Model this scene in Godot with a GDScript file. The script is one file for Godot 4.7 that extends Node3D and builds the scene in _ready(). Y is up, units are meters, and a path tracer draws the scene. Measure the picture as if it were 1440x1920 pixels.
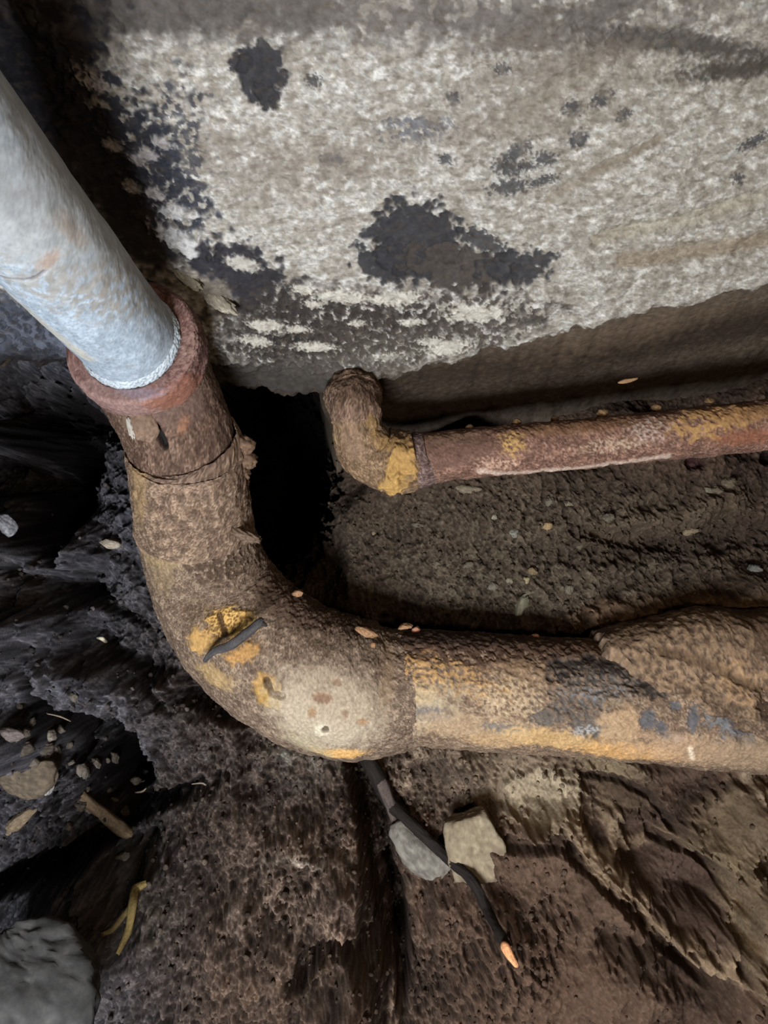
extends Node3D
# An undermined foundation wall with a grey riser, a rusted cast-iron bend and drain, a thinner rusted pipe behind, and dug soil.

const FOV := 66.0
var F := 960.0 / tan(deg_to_rad(FOV / 2.0))   # focal length in pixels of the 1440 x 1920 frame
var cam_at := Vector3(0, 0.62, 0.44)
var cam_turn := Basis(Vector3.RIGHT, deg_to_rad(-45.0))
var n_big := FastNoiseLite.new()
var n_fine := FastNoiseLite.new()
var n_cell := FastNoiseLite.new()
var rng := RandomNumberGenerator.new()
var M := {}


func at(px: float, py: float, d: float) -> Vector3:      # a pixel and a distance along the view axis -> a point of the place
	return cam_at + cam_turn * Vector3((px - 720.0) / F * d, (960.0 - py) / F * d, -d)


func cs(x: float, y: float, z: float) -> Vector3:
	return cam_at + cam_turn * Vector3(x, y, z)


func rgb(r: float, g: float, b: float) -> Color:
	return Color(r / 255.0, g / 255.0, b / 255.0)


# ---------------------------------------------------------------- a finely divided surface with relief and colour of its own
class Sheet:
	var nu := 0
	var nv := 0
	var us := PackedFloat32Array()      # metres along
	var vs := PackedFloat32Array()      # metres across
	var pos := PackedVector3Array()
	var nrm := PackedVector3Array()
	var h := PackedFloat32Array()
	var col := PackedColorArray()
	var bare := PackedFloat32Array()    # where the second material shows; on the ground, where hollow shade is painted
	var calm := PackedFloat32Array()    # where the grain is weak
	var sx := PackedFloat32Array()
	var sy := PackedFloat32Array()
	var n1: FastNoiseLite
	var n2: FastNoiseLite
	var eye: Vector3
	var turn: Basis
	var f := 1.0

	func alloc(u: PackedFloat32Array, v: PackedFloat32Array) -> void:
		us = u
		vs = v
		nu = u.size()
		nv = v.size()
		pos.resize(nu * nv)
		nrm.resize(nu * nv)
		h.resize(nu * nv)
		col.resize(nu * nv)
		bare.resize(nu * nv)
		calm.resize(nu * nv)

	func index() -> void:
		var inv := turn.transposed()
		sx.resize(nu * nv)
		sy.resize(nu * nv)
		for k in nu * nv:
			var p := pos[k] + nrm[k] * h[k]
			var q := inv * (p - eye)
			if nrm[k].dot(eye - p) < 0.0 or q.z > -0.02:
				sx[k] = -99999.0
				sy[k] = -99999.0
			else:
				sx[k] = 720.0 - q.x / q.z * f
				sy[k] = 960.0 + q.y / q.z * f

	func find(px: float, py: float) -> Vector2i:
		var best := 1e12
		var bi := 0
		var bj := 0
		var st := 6
		for j in range(0, nv, st):
			var row := j * nu
			for i in range(0, nu, st):
				var dx := sx[row + i] - px
				var dy := sy[row + i] - py
				var e := dx * dx + dy * dy
				if e < best:
					best = e
					bi = i
					bj = j
		var ci := bi
		var cj := bj
		for j in range(maxi(0, cj - st), mini(nv, cj + st + 1)):
			for i in range(maxi(0, ci - st), mini(nu, ci + st + 1)):
				var dx := sx[j * nu + i] - px
				var dy := sy[j * nu + i] - py
				var e := dx * dx + dy * dy
				if e < best:
					best = e
					bi = i
					bj = j
		return Vector2i(bi, bj)

	func lean(c: Vector2i) -> Transform2D:                 # how many pixels a metre along u and v is there
		var i0 := clampi(c.x - 5, 0, nu - 1)
		var i1 := clampi(c.x + 5, 0, nu - 1)
		var j0 := clampi(c.y - 5, 0, nv - 1)
		var j1 := clampi(c.y + 5, 0, nv - 1)
		var k := c.y * nu + c.x
		for t in [i0, i1]:
			if sx[c.y * nu + t] < -9999.0:
				i0 = c.x if t == i0 else i0
				i1 = c.x if t == i1 else i1
		for t in [j0, j1]:
			if sx[t * nu + c.x] < -9999.0:
				j0 = c.y if t == j0 else j0
				j1 = c.y if t == j1 else j1
		var du := us[i1] - us[i0]
		var dv := vs[j1] - vs[j0]
		var a := Vector2(sx[c.y * nu + i1] - sx[c.y * nu + i0], sy[c.y * nu + i1] - sy[c.y * nu + i0]) / maxf(du, 1e-6)
		var b := Vector2(sx[j1 * nu + c.x] - sx[j0 * nu + c.x], sy[j1 * nu + c.x] - sy[j0 * nu + c.x]) / maxf(dv, 1e-6)
		return Transform2D(a, b, Vector2(sx[k], sy[k]))

	func place(px: float, py: float) -> Vector3:
		var c := find(px, py)
		var k := c.y * nu + c.x
		return pos[k] + nrm[k] * h[k]

	func low(a: PackedFloat32Array, x: float) -> int:
		return clampi(a.bsearch(x), 0, a.size() - 1)

	# a patch: centre and radii in photo pixels where it lies on the surface; mm > 0 breaks it up into mottle of that size
	func blob(px: float, py: float, rx: float, ry: float, rot: float, c: Color, alpha: float, dh := 0.0, rough := 0.35, soft := 0.2, mm := 0.0, cut := 0.0, shine := -1.0, nsize := 0.012) -> void:
		var g := find(px, py)
		var J := lean(g)
		if absf(J.determinant()) < 1e-3:
			return
		var inv := Transform2D(J.x, J.y, Vector2.ZERO).affine_inverse()
		var u0 := us[g.x]
		var v0 := vs[g.y]
		var R := maxf(rx, ry) * (1.05 + soft + rough * 0.7)
		var bu := R * Vector2(inv.x.x, inv.y.x).length()
		var bv := R * Vector2(inv.x.y, inv.y.y).length()
		var ns := clampf(0.8 * minf(rx, ry) / sqrt(absf(J.determinant())), 0.0022, nsize)
		var ca := cos(deg_to_rad(rot))
		var sa := sin(deg_to_rad(rot))
		var seedling := px * 0.37 + py * 0.11
		for j in range(low(vs, v0 - bv), low(vs, v0 + bv) + 1):
			for i in range(low(us, u0 - bu), low(us, u0 + bu) + 1):
				var q := J.x * (us[i] - u0) + J.y * (vs[j] - v0)
				var a := (q.x * ca + q.y * sa) / rx
				var b := (q.y * ca - q.x * sa) / ry
				var t := sqrt(a * a + b * b)
				if t > 1.05 + soft + rough * 0.7:
					continue
				t += n1.get_noise_2d(us[i] / ns + seedling, vs[j] / ns) * rough
				var w := 1.0 - smoothstep(1.0 - soft, 1.0 + soft, t)
				if w <= 0.0:
					continue
				if mm > 0.0:
					w *= smoothstep(cut - 0.12, cut + 0.12, n2.get_noise_2d(us[i] * 1000.0 / mm + seedling, vs[j] * 1000.0 / mm))
				var k := j * nu + i
				h[k] += dh * w
				if alpha > 0.0:
					col[k] = col[k].lerp(c, alpha * w)
				if shine >= 0.0:
					bare[k] = lerpf(bare[k], shine, w)

	# a crack, a groove, a ridge or a streak along photo points
	func line(pts: Array, width: float, c: Color, alpha: float, dh := 0.0, soft := 0.5, rough := 0.3, taper := 0.0) -> void:
		var q := PackedVector2Array()
		var scale := 0.0
		for p in pts:
			var g := find(p.x, p.y)
			q.append(Vector2(us[g.x], vs[g.y]))
			scale += sqrt(absf(lean(g).determinant()))
		scale /= pts.size()
		var wm := width / maxf(scale, 100.0)
		var lo := q[0]
		var hi := q[0]
		for p in q:
			lo = lo.min(p)
			hi = hi.max(p)
		var pad := wm * (1.2 + soft + rough)
		var seedling: float = pts[0].x * 0.31
		for j in range(low(vs, lo.y - pad), low(vs, hi.y + pad) + 1):
			for i in range(low(us, lo.x - pad), low(us, hi.x + pad) + 1):
				var x := Vector2(us[i], vs[j])
				var best := 1e9
				for s in q.size() - 1:
					var ab := q[s + 1] - q[s]
					var t := clampf((x - q[s]).dot(ab) / maxf(ab.length_squared(), 1e-12), 0.0, 1.0)
					var ww := 1.0 - taper * (s + t) / (q.size() - 1)
					best = minf(best, x.distance_to(q[s] + ab * t) / ww)
				if best > pad:
					continue
				var t2 := best / wm + n1.get_noise_2d(x.x / 0.006 + seedling, x.y / 0.006) * rough
				var w := 1.0 - smoothstep(1.0 - soft, 1.0 + soft, t2)
				if w <= 0.0:
					continue
				var k := j * nu + i
				h[k] += dh * w
				if alpha > 0.0:
					col[k] = col[k].lerp(c, alpha * w)

	# mottle over the whole surface: grains of mm_u by mm_v millimetres where the noise is over cut
	func mottle(mm_u: float, mm_v: float, cut: float, c: Color, alpha: float, dh := 0.0, soft := 0.15, off := 0.0) -> void:
		var ku := 1000.0 / mm_u
		var kv := 1000.0 / mm_v
		for j in nv:
			for i in nu:
				var w := smoothstep(cut - soft, cut + soft, n2.get_noise_2d(us[i] * ku + off, vs[j] * kv + off))
				if w > 0.0:
					var k := j * nu + i
					w *= 1.0 - calm[k]
					col[k] = col[k].lerp(c, alpha * w)
					h[k] += dh * w

	func relief(mm: float, amount: float, off := 0.0) -> void:
		var q := 1000.0 / mm
		for j in nv:
			for i in nu:
				h[j * nu + i] += amount * n1.get_noise_2d(us[i] * q + off, vs[j] * q - off)

	func mesh(main: Material, second: Material = null) -> ArrayMesh:
		var v := PackedVector3Array()
		v.resize(nu * nv)
		for k in nu * nv:
			v[k] = pos[k] + nrm[k] * h[k]
		var mid := (nv / 2) * nu + nu / 2
		var face := (v[mid + 1] - v[mid]).cross(v[mid + nu] - v[mid])
		var flip := face.dot(nrm[mid]) > 0.0
		var lists := [PackedInt32Array(), PackedInt32Array()]
		var a := PackedInt32Array()
		var b := PackedInt32Array()
		for j in nv - 1:
			for i in nu - 1:
				var k := j * nu + i
				var two := second != null and bare[k] + bare[k + nu + 1] > 1.0
				var t := [k, k + 1, k + nu + 1, k, k + nu + 1, k + nu] if not flip else [k, k + nu + 1, k + 1, k, k + nu, k + nu + 1]
				if two:
					b.append_array(t)
				else:
					a.append_array(t)
		# normals from the whole grid, so that both materials share them
		var nn := PackedVector3Array()
		nn.resize(nu * nv)
		for j in nv:
			for i in nu:
				var k := j * nu + i
				var du := v[j * nu + mini(i + 1, nu - 1)] - v[j * nu + maxi(i - 1, 0)]
				var dv := v[mini(j + 1, nv - 1) * nu + i] - v[maxi(j - 1, 0) * nu + i]
				var n := du.cross(dv)
				n = n.normalized() if n.length_squared() > 1e-20 else nrm[k]
				nn[k] = n if flip else -n
		var am := ArrayMesh.new()
		for part in [[a, main], [b, second]]:
			if part[0].is_empty():
				continue
			var arr := []
			arr.resize(Mesh.ARRAY_MAX)
			arr[Mesh.ARRAY_VERTEX] = v
			arr[Mesh.ARRAY_NORMAL] = nn
			arr[Mesh.ARRAY_COLOR] = col
			arr[Mesh.ARRAY_INDEX] = part[0]
			am.add_surface_from_arrays(Mesh.PRIMITIVE_TRIANGLES, arr)
			am.surface_set_material(am.get_surface_count() - 1, part[1])
		return am


func steps(lo: float, hi: float, fine: float, pad: float, grow := 1.15) -> PackedFloat32Array:
	var mid: Array[float] = []
	var x := lo
	while x <= hi:
		mid.append(x)
		x += fine
	var s := fine
	x = mid[-1]
	while x < hi + pad:
		s *= grow
		x += minf(s, 0.03)
		mid.append(x)
	s = fine
	x = lo
	while x > lo - pad:
		s *= grow
		x -= minf(s, 0.03)
		mid.push_front(x)
	return PackedFloat32Array(mid)


func new_sheet() -> Sheet:
	var s := Sheet.new()
	s.n1 = n_big
	s.n2 = n_fine
	s.eye = cam_at
	s.turn = cam_turn
	s.f = F
	return s


func plane_sheet(origin: Vector3, ax: Vector3, ay: Vector3, an: Vector3, u: PackedFloat32Array, v: PackedFloat32Array) -> Sheet:
	var s := new_sheet()
	s.alloc(u, v)
	for j in s.nv:
		for i in s.nu:
			s.pos[j * s.nu + i] = origin + ax * u[i] + ay * v[j]
			s.nrm[j * s.nu + i] = an
	return s


# a pipe along path = [pixel x, pixel y, depth, radius in pixels at that depth]
func tube_sheet(path: Array, fine := 0.0011, colour := Color.WHITE, arc := 0.0, axis := Vector3.ZERO) -> Sheet:
	var c: Array[Vector3] = []
	var rad: Array[float] = []
	for p in path:
		c.append(at(p[0], p[1], p[2]))
		rad.append(p[3] / F * p[2])
	var pts: Array[Vector3] = []
	var rr: Array[float] = []
	var along := PackedFloat32Array()
	var s := 0.0
	for k in c.size() - 1:
		var a := c[maxi(k - 1, 0)]
		var d := c[mini(k + 2, c.size() - 1)]
		var dist := c[k].distance_to(c[k + 1]) + absf(rad[k + 1] - rad[k])
		var n := maxi(2, ceili(dist / fine))
		for t in n + (1 if k == c.size() - 2 else 0):
			var x := float(t) / n
			pts.append(c[k].cubic_interpolate(c[k + 1], a, d, x) if axis == Vector3.ZERO else c[k].lerp(c[k + 1], x))
			rr.append(lerpf(rad[k], rad[k + 1], x))
			along.append(s + dist * x)
		s += dist
	var rmax := 0.0
	for r in rr:
		rmax = maxf(rmax, r)
	var th: Array[float] = []
	var dense := (fine if arc <= 0.0 else arc) / rmax
	var t := -PI
	while t < PI - 1e-4:
		th.append(t)
		var edge := absf(t) > 1.9
		t = minf(PI, t + (maxf(dense, 0.12) if edge else dense))
	th.append(PI)
	var vs := PackedFloat32Array()
	for x in th:
		vs.append(x * rmax)
	var sh := new_sheet()
	sh.alloc(along, vs)
	var m := pts.size()
	for i in m:
		var tan_v := (pts[mini(i + 1, m - 1)] - pts[maxi(i - 1, 0)]).normalized()
		if axis != Vector3.ZERO:
			tan_v = axis
		var front := cam_at - pts[i]
		front = (front - tan_v * front.dot(tan_v)).normalized()
		var side := tan_v.cross(front)
		for j in th.size():
			var n := front * cos(th[j]) + side * sin(th[j])
			sh.pos[j * m + i] = pts[i] + n * rr[i]
			sh.nrm[j * m + i] = n
			sh.col[j * m + i] = colour
	return sh


# ---------------------------------------------------------------- objects
var taken := {}

func numbered(called: String) -> String:
	taken[called] = taken.get(called, -1) + 1
	return called if taken[called] == 0 else "%s_%03d" % [called, taken[called]]


func thing(called: String, label: String, category: String, where: Vector3, group := "") -> Node3D:
	var o := Node3D.new()
	o.name = numbered(called)
	add_child(o, true)
	o.position = where
	o.set_meta("label", label)
	o.set_meta("category", category)
	if group:
		o.set_meta("group", group)
	return o


func part(called: String, m: Mesh, parent: Node3D, label := "") -> MeshInstance3D:   # a mesh in the place's own axes, under its thing
	var o := MeshInstance3D.new()
	o.name = called
	o.mesh = m
	parent.add_child(o, true)
	o.position = -parent.position if parent.get_parent() == self else Vector3.ZERO
	if label:
		o.set_meta("label", label)
	return o


func solo(called: String, m: Mesh, where: Transform3D, label: String, category: String, group := "") -> MeshInstance3D:
	var o := MeshInstance3D.new()
	o.name = numbered(called)
	o.mesh = m
	add_child(o, true)
	o.transform = where
	o.set_meta("label", label)
	o.set_meta("category", category)
	if group:
		o.set_meta("group", group)
	return o


func soil_material(called: String, rough: float, grain: Texture2D, scale: float, bump: float, spec := 0.3) -> StandardMaterial3D:
	var m := StandardMaterial3D.new()
	m.resource_name = called
	m.vertex_color_use_as_albedo = true
	m.vertex_color_is_srgb = true
	m.roughness = rough
	m.metallic_specular = spec
	m.albedo_texture = grain
	m.uv1_triplanar = true
	m.uv1_world_triplanar = true
	m.uv1_scale = Vector3.ONE * scale
	if bump > 0.0:
		m.heightmap_enabled = true
		m.heightmap_texture = grain
		m.heightmap_scale = bump
	return m


func grain_texture(freq: float, octaves: int, dark: float, salt: int) -> NoiseTexture2D:
	var n := FastNoiseLite.new()
	n.seed = salt
	n.noise_type = FastNoiseLite.TYPE_SIMPLEX_SMOOTH
	n.frequency = freq
	n.fractal_octaves = octaves
	n.fractal_gain = 0.6
	var t := NoiseTexture2D.new()
	t.width = 512
	t.height = 512
	t.seamless = true
	t.noise = n
	var g := Gradient.new()
	g.set_color(0, Color(dark, dark, dark))
	g.set_color(1, Color.WHITE)
	t.color_ramp = g
	return t


# a stone: a ball cut by random planes, then roughened
func stone(radii: Vector3, salt: int, c1: Color, c2: Color, m: Material, n_lat := 14, bumps := 0.08, cuts := 11, blocky := false) -> ArrayMesh:
	var r := RandomNumberGenerator.new()
	r.seed = salt
	var planes: Array[Vector3] = []
	var reach: Array[float] = []
	for k in cuts:
		planes.append(Vector3(r.randfn(), r.randfn(), r.randfn()).normalized())
		reach.append(r.randf_range(0.62, 0.95))
	if blocky:
		for face in [Vector3.LEFT, Vector3.RIGHT, Vector3.UP, Vector3.DOWN, Vector3.BACK]:
			planes.append((face + 0.12 * Vector3(r.randfn(), r.randfn(), r.randfn())).normalized())
			reach.append(0.72)
	var st := SurfaceTool.new()
	st.begin(Mesh.PRIMITIVE_TRIANGLES)
	var n_lon := n_lat * 2
	for j in n_lat + 1:
		for i in n_lon:
			var la := PI * j / n_lat
			var lo := TAU * i / n_lon
			var d := Vector3(sin(la) * cos(lo), cos(la), sin(la) * sin(lo))
			var e := 1.0
			for k in planes.size():
				var q := d.dot(planes[k])
				if q > 0.05:
					e = minf(e, reach[k] / q)
			e += bumps * n_big.get_noise_3d(d.x * 2.5 + salt, d.y * 2.5, d.z * 2.5) + bumps * 0.4 * n_big.get_noise_3d(d.x * 8.0, d.y * 8.0 + salt, d.z * 8.0)
			var mix := 0.5 + 0.9 * n_fine.get_noise_3d(d.x * 3.0 + salt, d.y * 3.0, d.z * 3.0)
			st.set_color(c1.lerp(c2, clampf(mix, 0, 1)))
			st.add_vertex(d * e * radii)
	for j in n_lat:
		for i in n_lon:
			var a := j * n_lon + i
			var b := j * n_lon + (i + 1) % n_lon
			for k in [a, b, a + n_lon, b, b + n_lon, a + n_lon]:
				st.add_index(k)
	st.generate_normals()
	st.set_material(m)
	return st.commit()


func tilted(where: Vector3, ax: float, ay: float, az: float) -> Transform3D:    # turned against the view slope, in degrees
	return Transform3D(cam_turn * Basis.from_euler(Vector3(deg_to_rad(ax), deg_to_rad(ay), deg_to_rad(az))), where)


func _ready() -> void:
	# ---- camera, sky, lights, exposure
	var cam := Camera3D.new()
	cam.name = "camera"
	cam.fov = FOV
	cam.near = 0.01
	cam.far = 20.0
	cam.transform = Transform3D(cam_turn, cam_at)
	add_child(cam)
	cam.current = true
	var env := Environment.new()
	env.background_mode = Environment.BG_COLOR
	env.background_color = Color(0.045, 0.048, 0.055)
	env.tonemap_mode = Environment.TONE_MAPPER_LINEAR
	env.tonemap_exposure = 1.0
	env.sdfgi_enabled = true
	env.ssao_enabled = true
	env.ssil_enabled = true
	var we := WorldEnvironment.new()
	we.name = "environment"
	we.environment = env
	add_child(we)
	var day := AreaLight3D.new()
	day.name = "daylight_from_the_pit_mouth"
	day.area_size = Vector2(0.22, 0.22)
	day.light_energy = 1.9
	day.light_color = Color(0.95, 0.975, 1.0)
	day.shadow_enabled = true
	add_child(day)
	day.look_at_from_position(cs(-0.13, -0.36, 0.10), cs(0.02, 0.08, -0.6), Vector3.UP)
	var warm_fill := OmniLight3D.new()  # unseen warm lamp added beside the camera as fill
	warm_fill.name = "added_warm_fill"
	warm_fill.light_energy = 0.10
	warm_fill.light_color = Color(1.0, 0.88, 0.74)
	warm_fill.light_size = 0.03
	warm_fill.omni_range = 6.0
	warm_fill.omni_attenuation = 2.0
	warm_fill.shadow_enabled = true
	warm_fill.position = cs(0.16, -0.08, 0.03)
	add_child(warm_fill)

	# ---- noises and materials
	n_big.seed = 11
	n_big.noise_type = FastNoiseLite.TYPE_SIMPLEX_SMOOTH
	n_big.frequency = 1.0
	n_big.fractal_octaves = 3
	n_fine.seed = 23
	n_fine.noise_type = FastNoiseLite.TYPE_SIMPLEX
	n_fine.frequency = 1.0
	n_fine.fractal_octaves = 3
	n_fine.fractal_gain = 0.55
	rng.seed = 5
	var grit := grain_texture(0.06, 4, 0.62, 1)
	var fine := grain_texture(0.035, 5, 0.72, 2)
	M.soil = soil_material("soil", 0.95, grit, 9.0, 0.05, 0.2)
	M.wall = soil_material("limewashed concrete", 0.95, fine, 7.0, 0.02, 0.2)
	M.rust = soil_material("rusted iron", 0.85, grit, 10.0, 0.04, 0.3)
	M.tar = soil_material("bare black iron", 0.66, fine, 12.0, 0.02, 0.28)
	M.zinc = soil_material("weathered grey paint", 0.55, fine, 5.0, 0.015, 0.45)
	M.stone = soil_material("stone", 0.85, fine, 12.0, 0.05, 0.3)
	M.wood = soil_material("root bark", 0.85, grit, 14.0, 0.06, 0.3)

	build_wall()
	var soil := build_ground()
	build_grey_pipe()
	build_bend()
	build_drain()
	build_small_pipe()
	build_roots(soil)
	build_stones(soil)


# ---------------------------------------------------------------- the foundation wall
func build_wall() -> void:
	var yaw := deg_to_rad(-4.0)
	var ax := Vector3(cos(yaw), 0, sin(yaw))
	var an := Vector3(-sin(yaw), 0, cos(yaw))
	var o := Vector3(0, cam_at.y - 0.16, cam_at.z - 0.50)
	var s := plane_sheet(o, ax, Vector3.DOWN, an, steps(-0.30, 0.36, 0.00085, 0.35), steps(-0.10, 0.26, 0.00075, 0.30))
	s.index()
	var ev: Array[Vector2] = []
	for p in [[-400, 690], [0, 690], [200, 700], [430, 742], [560, 748], [650, 742], [720, 715], [850, 680], [1000, 642], [1150, 606], [1300, 572], [1440, 538], [1700, 480]]:
		var g := s.find(p[0], p[1])
		ev.append(Vector2(s.us[g.x], s.vs[g.y]))
	var pale := rgb(166, 163, 157)
	var mid := rgb(126, 121, 113)
	var warm := rgb(140, 133, 119)
	var under := rgb(82, 70, 58)
	for i in s.nu:
		var u := s.us[i]
		var e := ev[0].y
		for k in ev.size() - 1:
			if u >= ev[k].x and u < ev[k + 1].x:
				e = lerpf(ev[k].y, ev[k + 1].y, (u - ev[k].x) / maxf(ev[k + 1].x - ev[k].x, 1e-6))
		if u >= ev[-1].x:
			e = ev[-1].y
		e += 0.006 * n_big.get_noise_2d(u / 0.03, 3.0)
		var right := smoothstep(-0.02, 0.22, u)
		for j in s.nv:
			var v := s.vs[j]
			var k := j * s.nu + i
			var d := v - e
			var q := n_big.get_noise_2d(u / 0.05, v / 0.05)
			var q2 := n_big.get_noise_2d(u / 0.013 + 7.0, v / 0.009)
			var c := mid.lerp(pale, clampf(0.55 + 0.7 * q + 0.6 * q2, 0, 1))
			c = c.lerp(warm, right * 0.6)
			# streaks that run with the trowel marks on the right
			var st := n_fine.get_noise_2d((u * 0.94 - v * 0.34) / 0.035, (v * 0.94 + u * 0.34) / 0.005)
			c = c.lerp(mid.darkened(0.12), clampf(st, 0, 1) * (0.25 + 0.55 * right))
			var hh := 0.0035 * q + 0.0006 * q2 + 0.0002 * st
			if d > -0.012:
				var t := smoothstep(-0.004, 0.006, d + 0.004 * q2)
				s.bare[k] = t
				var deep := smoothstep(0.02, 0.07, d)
				c = c.lerp(under.lerp(rgb(52, 42, 34), deep), t)  # recess shade put into the brown, darker further below the edge
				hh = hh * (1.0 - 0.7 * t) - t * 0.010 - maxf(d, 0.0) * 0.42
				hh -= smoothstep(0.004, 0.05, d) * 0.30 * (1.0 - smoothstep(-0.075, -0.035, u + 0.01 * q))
			s.h[k] = hh
			s.col[k] = c
	# speckle and pores
	s.mottle(3.0, 2.6, 0.32, rgb(122, 115, 106), 0.3, -0.0002)
	s.mottle(3.5, 3.0, 0.34, rgb(200, 196, 191), 0.30, 0.0001, 0.15, 40.0)
	s.mottle(15.0, 10.0, 0.05, rgb(196, 193, 187), 0.45, 0.0, 0.3, 140.0)
	s.mottle(7.0, 5.0, 0.22, rgb(204, 201, 196), 0.35, 0.0, 0.22, 150.0)
	s.mottle(11.0, 8.0, 0.16, rgb(126, 119, 108), 0.45, 0.0, 0.25, 170.0)
	s.mottle(9.0, 7.0, 0.34, rgb(126, 116, 102), 0.45, 0.0, 0.12, 90.0)
	s.mottle(30.0, 22.0, 0.14, rgb(116, 107, 96), 0.45, 0.0, 0.2, 17.0)
	s.mottle(5.0, 4.0, 0.26, rgb(96, 92, 88), 0.3, -0.0002, 0.2, 230.0)
	var ink := rgb(50, 49, 51)
	var blue := rgb(46, 47, 53)
	# top dimming painted in; dark mottled belt beside the riser, part painted shadow
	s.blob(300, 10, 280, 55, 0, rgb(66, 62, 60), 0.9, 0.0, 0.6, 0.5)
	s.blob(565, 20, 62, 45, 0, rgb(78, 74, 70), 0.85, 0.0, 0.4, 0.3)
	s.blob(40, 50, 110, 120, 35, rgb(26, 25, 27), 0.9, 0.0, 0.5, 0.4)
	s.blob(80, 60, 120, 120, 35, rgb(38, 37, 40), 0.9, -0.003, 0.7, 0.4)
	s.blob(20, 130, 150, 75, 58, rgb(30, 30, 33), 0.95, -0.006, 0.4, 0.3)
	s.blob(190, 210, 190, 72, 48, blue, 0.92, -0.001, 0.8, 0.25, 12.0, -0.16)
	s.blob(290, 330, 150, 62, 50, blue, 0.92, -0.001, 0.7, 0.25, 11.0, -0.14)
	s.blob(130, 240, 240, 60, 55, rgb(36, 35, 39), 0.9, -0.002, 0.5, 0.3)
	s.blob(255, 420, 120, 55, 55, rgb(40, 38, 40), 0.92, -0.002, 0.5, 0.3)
	s.blob(330, 300, 60, 130, 0, blue, 0.75, 0.0, 0.8, 0.3, 7.0, -0.05)
	s.blob(165, 150, 42, 20, 35, rgb(150, 142, 138), 0.8, 0.002, 0.7, 0.3, 5.0, -0.1)
	for p in [[210, 275], [278, 290], [172, 158], [300, 268], [330, 392], [245, 355], [258, 300], [290, 365]]:
		s.blob(p[0], p[1], 20, 11, 25, rgb(158, 152, 150), 0.85, 0.0015, 0.5, 0.3)
	s.blob(345, 455, 62, 20, 28, rgb(172, 170, 168), 0.9, 0.003, 0.7, 0.3)
	s.blob(335, 400, 40, 12, 10, rgb(176, 174, 172), 0.85, 0.002, 0.6, 0.3)
	s.blob(440, 520, 88, 62, 20, rgb(42, 41, 45), 0.95, -0.0015, 0.6, 0.2)
	s.blob(520, 570, 90, 50, 10, rgb(48, 45, 46), 0.85, -0.001, 0.8, 0.3, 10.0, -0.12)
	s.blob(455, 498, 34, 14, 15, rgb(168, 162, 152), 0.9, 0.001, 0.5, 0.25)
	s.blob(400, 560, 46, 30, 40, rgb(120, 112, 100), 0.8, 0.0, 0.5, 0.3)
	s.blob(40, 640, 170, 80, 10, rgb(60, 62, 70), 0.95, -0.004, 0.4, 0.3)
	s.blob(60, 630, 120, 40, 20, rgb(84, 86, 96), 0.7, 0.004, 0.7, 0.4, 12.0, -0.05)
	s.blob(200, 720, 330, 46, 2, rgb(30, 28, 29), 0.95, -0.004, 0.3, 0.4)  # this and the next: wall fading into shade below, painted in
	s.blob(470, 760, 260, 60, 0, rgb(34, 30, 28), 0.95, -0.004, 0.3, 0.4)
	# the patches where the wash has come away
	s.blob(488, 132, 46, 52, 20, ink, 0.96, -0.0016, 0.55, 0.12)
	s.blob(502, 180, 22, 28, -30, ink, 0.96, -0.0016, 0.4, 0.12)
	s.blob(450, 120, 22, 20, 0, ink, 0.9, -0.0012, 0.5, 0.15)
	s.blob(780, 455, 86, 74, 20, ink, 0.96, -0.0016, 0.55, 0.13)
	s.blob(735, 495, 68, 36, 10, ink, 0.95, -0.0014, 0.6, 0.13)
	s.blob(860, 505, 100, 40, 8, rgb(62, 57, 54), 0.93, -0.0014, 0.7, 0.15)
	s.blob(970, 505, 66, 34, -8, ink, 0.9, -0.0012, 0.7, 0.18)
	s.blob(905, 455, 50, 18, 25, ink, 0.8, -0.001, 0.8, 0.2)
	s.blob(780, 243, 62, 24, -4, rgb(88, 88, 92), 0.8, -0.001, 0.8, 0.25, 7.0, -0.2)
	s.blob(622, 300, 22, 12, 0, rgb(80, 76, 74), 0.8, -0.001, 0.6, 0.3)
	for p in [[968, 285, 34, 12, -35], [950, 315, 26, 12, 10], [955, 350, 34, 14, -5], [1022, 296, 20, 12, 0], [1020, 338, 26, 8, -15], [985, 310, 16, 8, 0], [835, 298, 12, 10, 0], [853, 186, 12, 12, 0], [942, 130, 14, 10, 0], [588, 150, 14, 10, 20], [1166, 215, 16, 8, -30], [1085, 262, 16, 16, 0], [1387, 336, 10, 10, 0], [1128, 185, 22, 12, -30], [1075, 205, 18, 12, 0], [1415, 265, 30, 9, -28]]:
		s.blob(p[0], p[1], p[2], p[3], p[4], rgb(62, 61, 62), 0.85, -0.0006, 1.1, 0.4)
	# sooty strokes at the top right
	s.blob(1000, 62, 95, 34, -12, rgb(84, 77, 70), 0.75, 0.0, 0.8, 0.4)
	s.blob(1290, 82, 180, 20, 8, rgb(62, 58, 54), 0.88, -0.001, 0.7, 0.6)
	s.blob(1200, 75, 90, 18, -8, rgb(60, 57, 54), 0.8, -0.0006, 0.7, 0.6)
	s.blob(1390, 132, 120, 18, -5, rgb(60, 56, 51), 0.88, -0.001, 0.7, 0.6)
	s.blob(1080, 110, 150, 26, -14, rgb(100, 92, 84), 0.65, 0.0, 0.8, 0.4)
	s.blob(1130, 18, 90, 26, -30, rgb(86, 80, 76), 0.7, 0.0, 0.8, 0.4)
	s.blob(830, 30, 190, 34, 0, rgb(112, 106, 100), 0.65, 0.0, 0.7, 0.5)
	s.line([Vector2(1030, 372), Vector2(1110, 325), Vector2(1230, 262)], 9.0, rgb(110, 98, 84), 0.6, -0.001, 0.8, 0.9)
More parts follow.
